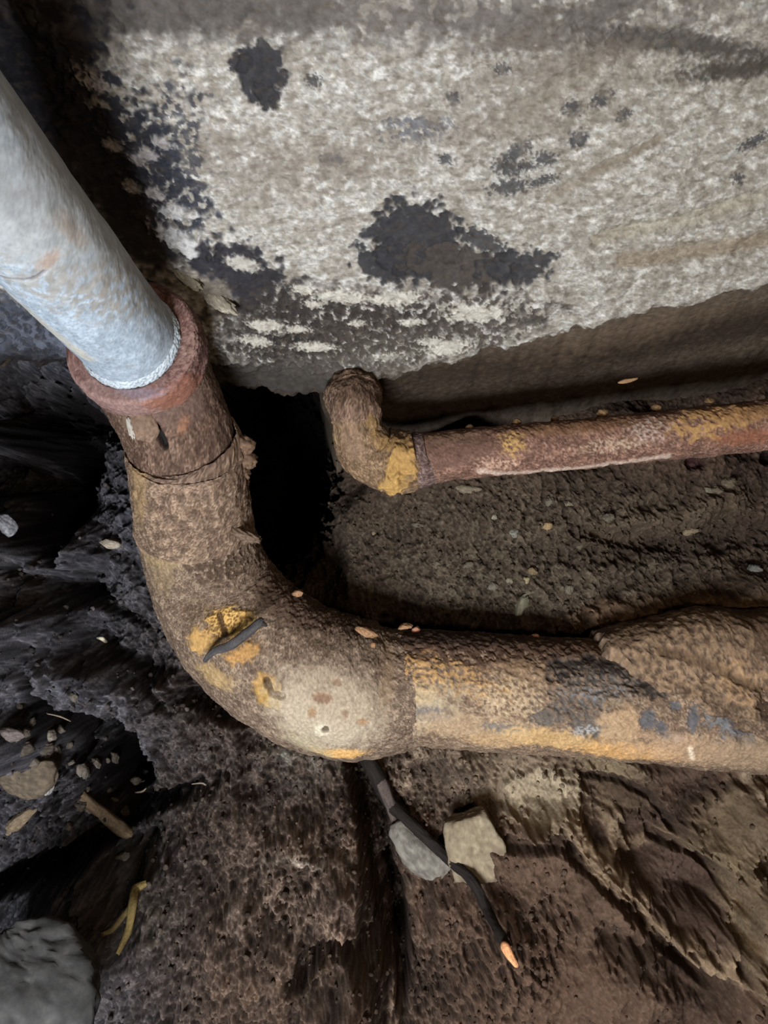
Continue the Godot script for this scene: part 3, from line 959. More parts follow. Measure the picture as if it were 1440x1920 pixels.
func build_bend() -> void:
	# ---- the hub that takes the riser
	var hub := thing("pipe_hub", "red-brown rusted iron hub gripping the lower end of the grey pipe", "pipe fitting", at(300, 720, 0.52))
	var s := tube_sheet([riser(-0.012, 0.0290), riser(-0.0070, 0.0300), riser(-0.0045, 0.0335), riser(-0.0040, 0.0410), riser(-0.0060, 0.0432), riser(-0.0120, 0.0440), riser(-0.0260, 0.0440), riser(-0.0330, 0.0420)], 0.0010, Color.WHITE, 0.0, (at(riser(0.1, 0.1)[0], riser(0.1, 0.1)[1], riser(0.1, 0.1)[2]) - at(riser(0, 0.1)[0], riser(0, 0.1)[1], riser(0, 0.1)[2])).normalized())
	s.index()
	rusty(s, rgb(94, 64, 57), rgb(134, 102, 95), 0.0010)
	s.blob(205, 712, 70, 22, 40, rgb(138, 112, 106), 0.65, 0.0, 0.6, 0.4)
	s.blob(365, 640, 20, 60, 20, rgb(150, 124, 112), 0.6, 0.0005, 0.6, 0.4, 5.0, -0.1)
	s.blob(330, 740, 60, 22, -28, rgb(126, 80, 62), 0.7, 0.001, 0.4, 0.3)
	s.blob(250, 735, 60, 10, 10, rgb(128, 116, 128), 0.6, 0.0, 0.6, 0.4)
	part("hub_rim", s.mesh(M.rust), hub)
	s = tube_sheet([riser(-0.012, 0.0405), riser(-0.022, 0.0408), [282, 698, 0.542, 110], [304, 742, 0.547, 105], [320, 776, 0.551, 102], [336, 815, 0.557, 100], [346, 850, 0.565, 99]], 0.0010)
	s.index()
	rusty(s, rgb(74, 54, 44), rgb(112, 88, 72), 0.0012)
	s.blob(340, 765, 60, 36, -20, rgb(98, 78, 70), 0.7, 0.0, 0.4, 0.4)
	s.blob(322, 752, 46, 16, -25, rgb(128, 82, 64), 0.75, 0.0012, 0.5, 0.25)
	s.blob(345, 795, 10, 18, 20, rgb(150, 104, 78), 0.6, 0.0004, 0.5, 0.4)
	s.line([Vector2(245, 765), Vector2(272, 778), Vector2(292, 805), Vector2(308, 832)], 8.0, rgb(18, 14, 13), 0.95, -0.006, 0.3, 0.2)
	part("hub_neck", s.mesh(M.rust), hub)
	# the lug beside the crack
	var lug := stone(Vector3(0.0120, 0.0150, 0.0055), 71, rgb(126, 104, 88), rgb(98, 78, 64), M.rust, 16, 0.12, 8)
	var p := part("hub_lug", lug, hub)
	p.transform = Transform3D(cam_turn * Basis(Vector3(0, 0, 1), deg_to_rad(20)), at(263, 795, 0.517) - hub.position)
	var chip := stone(Vector3(0.0020, 0.0078, 0.0015), 72, rgb(170, 164, 154), rgb(120, 110, 100), M.stone, 14, 0.4, 8)
	p = part("paint_chip", chip, hub, "small whitish chip of old paint")
	p.transform = Transform3D(cam_turn * Basis(Vector3(0, 0, 1), deg_to_rad(14)), at(245, 803, 0.5125) - hub.position)

	# ---- the coupling below
	var c := thing("pipe_coupling", "lumpy brown rusted coupling collar between the red-brown hub and the bend", "pipe fitting", at(352, 900, 0.57))
	s = tube_sheet([[344, 828, 0.556, 98], [346, 834, 0.558, 106], [348, 850, 0.563, 108], [354, 900, 0.576, 106], [360, 945, 0.589, 107], [364, 975, 0.598, 110], [365, 988, 0.602, 108], [366, 992, 0.603, 100]], 0.0010)
	s.index()
	rusty(s, rgb(92, 72, 58), rgb(150, 124, 102), 0.0022)
	s.blob(320, 848, 80, 16, 2, rgb(66, 50, 42), 0.8, -0.001, 0.6, 0.4)
	s.blob(420, 890, 34, 60, 0, rgb(78, 60, 48), 0.6, 0.0, 0.6, 0.5, 6.0, -0.1)
	s.blob(255, 900, 14, 70, -4, rgb(150, 122, 84), 0.6, 0.0, 0.5, 0.4)
	s.blob(345, 905, 70, 34, 0, rgb(160, 134, 116), 0.5, 0.0, 0.6, 0.5, 4.0, -0.05)
	part("collar", s.mesh(M.rust), c)
	for q in [[456, 836, 0.562, 0.0085, 0.0085, 81], [460, 862, 0.570, 0.0088, 0.0072, 82], [450, 888, 0.578, 0.0075, 0.0066, 83], [452, 905, 0.588, 0.0060, 0.0055, 84]]:
		var m := stone(Vector3(q[3], q[4], 0.008), q[5], rgb(122, 98, 76), rgb(72, 54, 44), M.rust, 14, 0.28, 7)
		p = part("rust_lump", m, c)
		p.transform = Transform3D(cam_turn, at(q[0], q[1], q[2]) - c.position)
	var shard := stone(Vector3(0.0175, 0.0046, 0.0085), 86, rgb(116, 96, 80), rgb(80, 64, 52), M.rust, 20, 0.3, 9)
	p = part("rust_scale", shard, c, "loose pointed scale of rust")
	p.transform = Transform3D(cam_turn * Basis(Vector3(0, 0, 1), deg_to_rad(-20)), at(450, 1000, 0.580) - c.position)

	# ---- the bend itself
	var e := thing("pipe_bend", "wide rusted bend with yellow rust blisters turning the drain from upright to level", "pipe fitting", at(452, 1175, 0.63))
	s = tube_sheet([[364, 975, 0.598, 104], [368, 1000, 0.606, 106], [382, 1050, 0.622, 108], [404, 1105, 0.634, 114], [448, 1172, 0.640, 124], [510, 1228, 0.642, 129], [580, 1268, 0.642, 132], [645, 1288, 0.642, 133], [690, 1293, 0.642, 127], [722, 1294, 0.642, 118], [756, 1291, 0.642, 110], [775, 1290, 0.642, 106]], 0.0010)
	s.index()
	rusty(s, rgb(92, 74, 60), rgb(140, 118, 98), 0.0018)
	s.blob(410, 1045, 70, 44, 8, rgb(62, 48, 38), 0.8, -0.001, 0.7, 0.4, 9.0, -0.2)
	s.blob(330, 1000, 90, 14, 0, rgb(150, 126, 90), 0.6, 0.0, 0.6, 0.4)
	s.blob(300, 1060, 20, 80, -12, rgb(140, 118, 88), 0.5, 0.0, 0.6, 0.4)
	s.blob(600, 1150, 130, 28, 22, rgb(72, 54, 44), 0.8, 0.0008, 0.7, 0.4, 8.0, -0.25)
	s.blob(520, 1120, 70, 24, 50, rgb(84, 66, 54), 0.7, 0.0, 0.6, 0.4)
	s.blob(430, 1165, 46, 30, 25, rgb(190, 148, 84), 0.92, 0.0022, 0.6, 0.25)
	s.blob(450, 1160, 22, 16, 0, rgb(198, 156, 92), 0.8, 0.0012, 0.5, 0.3)
	s.blob(378, 1198, 26, 24, 30, rgb(174, 134, 78), 0.85, 0.0015, 0.6, 0.3)
	s.line([Vector2(412, 1148), Vector2(418, 1175), Vector2(422, 1190)], 4.0, rgb(58, 40, 26), 0.85, -0.003, 0.4, 0.5)
	s.blob(425, 1172, 60, 40, 25, rgb(92, 68, 40), 0.8, -0.0012, 0.5, 0.4, 5.0, 0.12)
	s.blob(360, 1145, 30, 20, 0, rgb(74, 58, 42), 0.7, -0.001, 0.7, 0.4, 5.0, -0.1)
	s.blob(455, 1225, 34, 16, -20, rgb(176, 128, 70), 0.7, 0.0008, 0.6, 0.35)
	s.blob(402, 1268, 38, 16, 30, rgb(160, 132, 88), 0.7, 0.0, 0.6, 0.4)
	s.blob(500, 1285, 26, 22, 40, rgb(172, 130, 72), 0.85, 0.0016, 0.5, 0.3)
	s.blob(506, 1308, 30, 18, 20, rgb(160, 122, 62), 0.8, 0.001, 0.6, 0.3)
	s.line([Vector2(500, 1275), Vector2(510, 1298), Vector2(528, 1306)], 6.0, rgb(54, 38, 26), 0.9, -0.0035, 0.4, 0.5)
	# smooth clay-coated belly
	s.blob(610, 1345, 110, 68, 20, rgb(160, 145, 124), 0.92, 0.0, 0.3, 0.4)
	s.blob(640, 1300, 90, 50, 15, rgb(150, 132, 112), 0.7, 0.0, 0.4, 0.5)
	for q in [[605, 1310, 18, 10, rgb(112, 84, 66)], [585, 1336, 8, 9, rgb(130, 100, 72)], [648, 1338, 6, 8, rgb(120, 98, 78)], [680, 1355, 10, 6, rgb(140, 106, 76)], [632, 1280, 10, 6, rgb(120, 96, 76)]]:
		s.blob(q[0], q[1], q[2], q[3], 10, q[4], 0.8, -0.0004, 0.5, 0.35)
	s.blob(605, 1370, 15, 12, 0, rgb(196, 184, 160), 0.85, 0.0012, 0.25, 0.3)
	s.blob(609, 1369, 6, 6, 0, rgb(78, 66, 54), 0.9, -0.003, 0.2, 0.3)
	s.blob(640, 1414, 70, 7, 3, rgb(206, 156, 92), 0.8, 0.0006, 0.5, 0.4)
	s.blob(575, 1398, 50, 12, 22, rgb(160, 148, 120), 0.6, 0.0, 0.4, 0.4)
	s.blob(725, 1250, 14, 70, 0, rgb(126, 102, 78), 0.5, -0.0006, 0.5, 0.4)
	part("bend_body", s.mesh(M.rust), e)
	for q in [[687, 1186, 0.5955, Vector3(0.0095, 0.0036, 0.0036), -22, 91], [560, 1112, 0.62, Vector3(0.005, 0.003, 0.004), 10, 92], [760, 1175, 0.625, Vector3(0.006, 0.003, 0.004), 5, 93]]:
		var m := stone(q[3], q[5], rgb(164, 126, 92), rgb(110, 82, 60), M.rust, 14, 0.2, 8)
		p = part("rust_flake", m, e)
		p.transform = Transform3D(cam_turn * Basis(Vector3(0, 0, 1), deg_to_rad(q[4])), at(q[0], q[1], q[2]) - e.position)


func build_drain() -> void:
	var o := thing("drain_pipe", "thick level rusted drain pipe with bare black patches running right from the bend", "pipe", at(1000, 1300, 0.64))
	var s := tube_sheet([[748, 1290, 0.642, 98], [756, 1290, 0.642, 106], [800, 1289, 0.642, 107], [900, 1296, 0.641, 108], [1000, 1302, 0.640, 108], [1100, 1308, 0.640, 109], [1200, 1313, 0.640, 112], [1300, 1318, 0.640, 118], [1400, 1324, 0.640, 121], [1520, 1332, 0.640, 124], [1900, 1360, 0.640, 124]], 0.0011)
	s.index()
	rusty(s, rgb(104, 82, 66), rgb(150, 126, 102), 0.0016)
	# dirt lying along the back
	s.blob(880, 1215, 230, 34, 3, rgb(78, 58, 46), 0.85, 0.001, 0.7, 0.4, 9.0, -0.3)
	s.blob(860, 1196, 260, 14, 3, rgb(56, 42, 34), 0.85, 0.0012, 0.6, 0.5)
	s.blob(1200, 1225, 260, 20, 5, rgb(82, 62, 48), 0.8, 0.0, 0.7, 0.4)
	s.blob(830, 1270, 40, 18, -20, rgb(100, 84, 72), 0.6, 0.0, 0.7, 0.4)
	s.blob(725, 1255, 24, 34, 30, rgb(186, 142, 88), 0.7, 0.0006, 0.7, 0.35, 6.0, -0.1)
	s.blob(740, 1345, 70, 40, 0, rgb(162, 146, 120), 0.8, 0.0, 0.4, 0.4)
	s.blob(805, 1340, 44, 14, 6, rgb(104, 96, 92), 0.85, -0.0008, 0.7, 0.2)
	s.blob(790, 1298, 34, 28, 0, rgb(178, 148, 108), 0.6, 0.0, 0.6, 0.4, 4.0, -0.05)
	s.blob(880, 1365, 130, 22, 5, rgb(162, 136, 106), 0.65, 0.0004, 0.6, 0.35)
	s.blob(960, 1310, 70, 40, 10, rgb(186, 162, 128), 0.65, 0.0004, 0.6, 0.35, 5.0, -0.1)
	s.blob(1000, 1260, 80, 20, 12, rgb(150, 122, 92), 0.5, 0.0, 0.6, 0.4)
	# where the crust has come off down to black iron
	var iron := rgb(80, 73, 67)
	var coal := rgb(46, 41, 38)
	s.blob(1120, 1262, 96, 34, 6, coal, 0.95, -0.0013, 0.5, 0.16, 0.0, 0.0, 1.0)
	s.blob(1215, 1282, 46, 22, 18, coal, 0.95, -0.0013, 0.4, 0.16, 0.0, 0.0, 1.0)
	s.blob(1110, 1298, 80, 34, -10, iron, 0.95, -0.0014, 0.6, 0.16, 0.0, 0.0, 1.0)
	s.blob(1030, 1342, 34, 16, 0, iron, 0.95, -0.0012, 0.7, 0.18, 0.0, 0.0, 1.0)
	s.blob(1115, 1355, 50, 30, 20, iron, 0.95, -0.0014, 0.6, 0.16, 0.0, 0.0, 1.0)
	s.blob(1065, 1318, 30, 20, -20, iron, 0.9, -0.0012, 0.7, 0.18, 0.0, 0.0, 1.0)
	s.blob(1100, 1372, 26, 10, -8, rgb(168, 170, 174), 0.7, 0.0, 0.6, 0.3, 4.0, -0.1)  # pale glint on the iron, put into the colour
	s.blob(1120, 1300, 60, 14, 0, rgb(130, 134, 140), 0.55, 0.0, 0.7, 0.4, 6.0, 0.0)
	s.blob(950, 1368, 44, 10, 8, rgb(96, 90, 86), 0.85, -0.0008, 0.7, 0.2, 0.0, 0.0, 1.0)
	s.blob(1110, 1310, 120, 60, 5, rgb(120, 98, 80), 0.8, 0.0008, 0.5, 0.4, 6.0, 0.1, 0.0)
	s.blob(1165, 1360, 40, 40, 20, rgb(166, 136, 104), 0.8, 0.0006, 0.6, 0.3)
	for q in [[1215, 1350, 16, 18], [1267, 1324, 11, 10], [1262, 1385, 20, 9], [1300, 1350, 10, 26], [1240, 1365, 12, 12], [1320, 1290, 24, 10]]:
		s.blob(q[0], q[1], q[2], q[3], 5, rgb(78, 76, 78), 0.92, -0.001, 0.6, 0.2, 0.0, 0.0, 1.0)
	s.blob(1375, 1350, 50, 44, 20, rgb(96, 96, 98), 0.9, -0.0012, 0.8, 0.2, 9.0, -0.15, 1.0)
	s.line([Vector2(1290, 1285), Vector2(1330, 1310), Vector2(1380, 1345), Vector2(1400, 1390)], 14.0, rgb(70, 68, 70), 0.9, -0.0016, 0.3, 0.5)
	# orange edge low down
	s.blob(1035, 1385, 100, 16, 7, rgb(190, 152, 100), 0.68, 0.001, 0.5, 0.25)
	s.blob(930, 1390, 60, 10, 5, rgb(176, 142, 102), 0.6, 0.0006, 0.5, 0.3)
	s.blob(1180, 1410, 100, 14, 4, rgb(198, 150, 94), 0.8, 0.0006, 0.5, 0.35)
	s.blob(1290, 1410, 110, 26, 6, rgb(170, 138, 108), 0.75, 0.0, 0.5, 0.4)
	s.blob(1400, 1420, 90, 30, 4, rgb(146, 122, 98), 0.7, 0.0, 0.5, 0.4)
	s.line([Vector2(1293, 1402), Vector2(1299, 1422)], 4.0, rgb(226, 206, 178), 0.8, 0.0006, 0.4, 0.4)
	part("pipe_body", s.mesh(M.rust, M.tar), o)
	var c := tube_sheet([[1010, 1302, 0.640, 106], [1100, 1308, 0.640, 108], [1200, 1313, 0.640, 111], [1300, 1318, 0.640, 117], [1400, 1324, 0.640, 120], [1520, 1332, 0.640, 123], [1900, 1360, 0.640, 123]], 0.0012)
	c.index()
	rusty(c, rgb(86, 68, 54), rgb(126, 102, 80), 0.0020)
	var inv := cam_turn.transposed()
	for i in c.nu:
		for j in c.nv:
			var k := j * c.nu + i
			var n := inv * c.nrm[k]
			var p := inv * (c.pos[k] - cam_at)
			var px := 720.0 - p.x / p.z * F
			var edge := lerpf(0.98, 0.25, smoothstep(1050.0, 1250.0, px)) - 0.72 * clampf((px - 1250.0) / 190.0, 0.0, 1.2)
			edge += 0.10 + 0.16 * n_big.get_noise_2d(c.us[i] / 0.03, c.vs[j] / 0.03)
			var on := smoothstep(edge - 0.06, edge + 0.10, n.y if n.z > -0.6 else 1.0)
			var grow := clampf((px - 1040.0) / 260.0, 0.0, 1.0)
			c.h[k] += lerpf(-0.012, 0.0035 * grow + 0.024 * grow * smoothstep(0.45, 1.0, n.y), on)
	c.blob(1300, 1185, 160, 22, -4, rgb(152, 124, 96), 0.6, 0.0005, 0.6, 0.4, 9.0, -0.05)
	c.blob(1400, 1210, 120, 14, 12, rgb(84, 64, 48), 0.6, -0.001, 0.6, 0.4)
	c.blob(1390, 1290, 60, 30, 30, rgb(176, 140, 102), 0.6, 0.0005, 0.6, 0.4, 7.0, -0.1)
	c.blob(1435, 1320, 20, 26, 0, rgb(58, 44, 34), 0.8, -0.003, 0.5, 0.3)
	c.line([Vector2(1230, 1240), Vector2(1330, 1262), Vector2(1440, 1300)], 7.0, rgb(80, 62, 46), 0.6, -0.0015, 0.5, 0.5)
	part("clay_crust", c.mesh(M.rust), o, "brown clay caked over the right end of the drain")


func build_small_pipe() -> void:
	var o := thing("thin_pipe", "thinner level rusty pipe running right beneath the foot of the wall", "pipe", at(1100, 833, 0.6))
	var s := tube_sheet([[770, 862, 0.603, 44], [792, 860, 0.603, 47], [900, 848, 0.603, 47], [1000, 840, 0.603, 47], [1100, 831, 0.603, 47], [1270, 814, 0.603, 47], [1440, 796, 0.603, 48], [1560, 784, 0.603, 48], [1900, 750, 0.603, 48]], 0.0010)
	s.index()
	rusty(s, rgb(98, 70, 58), rgb(142, 106, 88), 0.0012)
	s.blob(820, 820, 60, 14, -4, rgb(116, 92, 70), 0.7, 0.0, 0.6, 0.4)
	s.blob(855, 845, 90, 32, -4, rgb(92, 68, 58), 0.7, 0.0, 0.6, 0.4)
	s.blob(960, 830, 24, 22, 0, rgb(178, 142, 86), 0.85, 0.0006, 0.7, 0.3, 4.0, -0.2)
	s.blob(1080, 800, 150, 12, -5, rgb(110, 80, 56), 0.7, 0.001, 0.6, 0.4)
	s.blob(1330, 790, 76, 30, -6, rgb(164, 126, 78), 0.85, 0.0008, 0.7, 0.35, 9.0, -0.25)
	s.blob(1400, 775, 70, 16, -6, rgb(140, 104, 68), 0.8, 0.0008, 0.6, 0.35)
	s.blob(1150, 835, 60, 14, -5, rgb(184, 166, 140), 0.6, 0.0004, 0.7, 0.3, 4.0, 0.0)
	s.blob(1215, 805, 40, 20, -5, rgb(184, 168, 158), 0.6, 0.0004, 0.7, 0.3, 4.0, 0.0)
	s.line([Vector2(900, 882), Vector2(940, 888), Vector2(1070, 878), Vector2(1250, 855)], 5.0, rgb(196, 176, 160), 0.7, 0.0004, 0.5, 0.8)
	s.blob(930, 870, 40, 12, 0, rgb(186, 152, 130), 0.7, 0.0006, 0.7, 0.3, 4.0, -0.1)
	s.blob(1400, 820, 60, 14, -5, rgb(128, 78, 56), 0.6, 0.0, 0.6, 0.4)
	part("pipe_body", s.mesh(M.rust), o)
	for q in [[1130, 776, 0.602, 0.0040, 101], [968, 792, 0.602, 0.0030, 102], [1230, 764, 0.602, 0.0032, 103], [1330, 752, 0.602, 0.0030, 104], [1040, 786, 0.603, 0.0026, 105], [880, 802, 0.602, 0.0026, 106]]:
		var m := stone(Vector3(q[3] * 1.3, q[3], q[3]), q[4], rgb(128, 104, 74), rgb(86, 64, 46), M.rust, 10, 0.25, 7)
		var p := part("rust_lump", m, o)
		p.transform = Transform3D(cam_turn, at(q[0], q[1], q[2]) - o.position)

	var e := thing("small_elbow", "small rust-caked elbow joining the thin pipe up to the underside of the wall", "pipe fitting", at(690, 845, 0.6))
	s = tube_sheet([[660, 728, 0.655, 42], [663, 748, 0.602, 44], [667, 780, 0.590, 44], [674, 815, 0.593, 50], [692, 846, 0.600, 56], [722, 862, 0.603, 60], [756, 865, 0.603, 58], [776, 863, 0.603, 56], [780, 862, 0.603, 46]], 0.0009)
	s.index()
	rusty(s, rgb(98, 76, 56), rgb(138, 110, 82), 0.0020)
	s.blob(752, 872, 36, 34, 0, rgb(160, 124, 72), 0.9, 0.002, 0.6, 0.3)
	s.blob(738, 908, 22, 16, 0, rgb(164, 128, 74), 0.9, 0.004, 0.6, 0.3)
	s.blob(735, 830, 40, 16, 15, rgb(140, 108, 66), 0.7, 0.001, 0.6, 0.4)
	s.blob(660, 830, 20, 40, -20, rgb(128, 104, 86), 0.5, 0.0, 0.6, 0.4)
	part("elbow_body", s.mesh(M.rust), e)
	s = tube_sheet([[660, 730, 0.650, 50], [662, 741, 0.612, 54], [664, 752, 0.599, 51], [666, 762, 0.5925, 47], [667, 776, 0.590, 49], [668, 790, 0.590, 47], [668, 795, 0.5905, 40]], 0.0009)
	s.index()
	rusty(s, rgb(92, 70, 56), rgb(136, 108, 88), 0.0022)
	part("elbow_socket", s.mesh(M.rust), e)
	s = tube_sheet([[772, 863, 0.603, 44], [775, 863, 0.603, 52], [786, 862, 0.603, 53], [797, 861, 0.603, 51], [800, 860, 0.603, 44]], 0.0009)
	s.index()
	rusty(s, rgb(78, 58, 54), rgb(120, 98, 90), 0.0014)
	part("elbow_lip", s.mesh(M.rust), e)


# ---------------------------------------------------------------- roots and sticks
func root_mesh(pts: Array, c: Color, lump := 0.0006, fine := 0.0014) -> ArrayMesh:
	var s := tube_sheet(pts, fine, c, fine)
	for k in s.nu * s.nv:
		var i := k % s.nu
		var j := k / s.nu
		var q := n_big.get_noise_2d(s.us[i] / 0.018, s.vs[j] / 0.004)
		s.h[k] += lump * q
		s.col[k] = s.col[k].lerp(c.darkened(0.4), clampf(0.4 - q, 0, 1) * 0.6)
	return s.mesh(M.wood)


func lift(soil: Sheet, px: float, py: float, up: float) -> float:      # depth of the ground at a pixel, less a rise
	var p := cam_turn.transposed() * (soil.place(px, py) - cam_at)
	return -p.z - up


func build_roots(soil: Sheet) -> void:
	var d := func(x: float, y: float, up: float) -> float: return lift(soil, x, y, up)
	var o := thing("root", "long dark root running down the soil from under the bend, its snapped end pale orange", "root", at(800, 1560, 0.62))
	part("bark", root_mesh([[686, 1418, 0.634, 14], [704, 1450, 0.628, 15], [730, 1502, d.call(740, 1502, 0.010), 13], [772, 1545, d.call(780, 1545, 0.010), 11], [830, 1600, d.call(830, 1600, 0.017), 9.5], [884, 1650, d.call(884, 1650, 0.017), 10], [912, 1705, d.call(912, 1705, 0.010), 9], [938, 1752, d.call(938, 1752, 0.009), 9], [950, 1776, d.call(950, 1776, 0.009), 8], [951, 1778, d.call(950, 1776, 0.009), 2]], rgb(34, 27, 23), 0.0010), o)
	part("snapped_end", root_mesh([[944, 1770, d.call(947, 1772, 0.0120), 4], [947, 1775, d.call(949, 1778, 0.0125), 9], [958, 1794, d.call(958, 1794, 0.0120), 8], [968, 1810, d.call(968, 1810, 0.0085), 5], [969, 1812, d.call(968, 1810, 0.0085), 1]], rgb(212, 150, 104), 0.0003, 0.0010), o, "pale orange snapped wood")
	o = thing("root", "broad flat brown root strip dropping from the bend beside the long dark root", "root", at(690, 1500, 0.63))
	part("bark", root_mesh([[690, 1424, 0.640, 12], [716, 1470, d.call(716, 1470, 0.012), 12], [736, 1520, d.call(736, 1520, 0.010), 10], [742, 1560, d.call(742, 1560, 0.006), 5]], rgb(84, 72, 66)), o)
	o = thing("twig", "short dark twig lying across the yellow rust blister of the bend", "twig", at(450, 1190, 0.6))
	part("bark", root_mesh([[383, 1240, 0.578, 3], [400, 1222, 0.572, 7], [432, 1210, 0.5655, 9], [462, 1188, 0.5640, 9], [485, 1168, 0.5650, 8], [492, 1160, 0.567, 3]], rgb(72, 68, 68)), o)
	part("fork", root_mesh([[478, 1174, 0.5640, 4], [492, 1170, 0.565, 5], [500, 1174, 0.567, 2]], rgb(54, 48, 46)), o)
	o = thing("root", "crooked olive-brown root in the dark soil right of the grey stone", "root", at(240, 1690, 0.55))
	part("bark", root_mesh([[276, 1655, d.call(276, 1655, 0.006), 5], [255, 1668, d.call(255, 1668, 0.008), 9], [248, 1700, d.call(248, 1700, 0.008), 8], [240, 1745, d.call(240, 1745, 0.007), 7], [220, 1790, d.call(220, 1790, 0.004), 4]], rgb(128, 108, 66)), o)
	part("fork", root_mesh([[250, 1690, d.call(250, 1690, 0.006), 5], [215, 1738, d.call(215, 1738, 0.007), 5], [192, 1752, d.call(192, 1752, 0.005), 3]], rgb(132, 114, 76)), o)
	o = thing("root", "stubby tan root end poking out of the gravelly hollow", "root", at(225, 1550, 0.6))
	part("bark", root_mesh([[150, 1490, d.call(150, 1490, 0.004), 9], [190, 1525, d.call(190, 1525, 0.010), 12], [225, 1552, d.call(225, 1552, 0.014), 13], [243, 1564, d.call(240, 1562, 0.016), 9], [246, 1566, d.call(240, 1562, 0.016), 3]], rgb(110, 92, 72)), o)
	var hairs := [[[205, 1388], [222, 1381], [250, 1380], "pale curved rootlet over the black hollow"], [[222, 1462], [240, 1470], [272, 1464], "wispy rootlet low in the black hollow"], [[252, 1486], [266, 1484], [274, 1478], "shortest wispy rootlet at the bottom of the black hollow"], [[88, 1338], [112, 1343], [132, 1352], "fine rootlet under the slate-grey soil ledge"], [[360, 1470], [378, 1468], [386, 1472], "tiny rootlet on the ridge right of the black hollow"]]
	for q in hairs:
		solo("rootlet", root_mesh([[q[0][0], q[0][1], d.call(q[0][0], q[0][1], 0.006), 1.2], [q[1][0], q[1][1], d.call(q[1][0], q[1][1], 0.010), 2.2], [q[2][0], q[2][1], d.call(q[2][0], q[2][1], 0.008), 1.2]], rgb(170, 152, 132), 0.0, 0.0012), Transform3D(), q[3], "rootlet", "fine rootlets in the left bank")


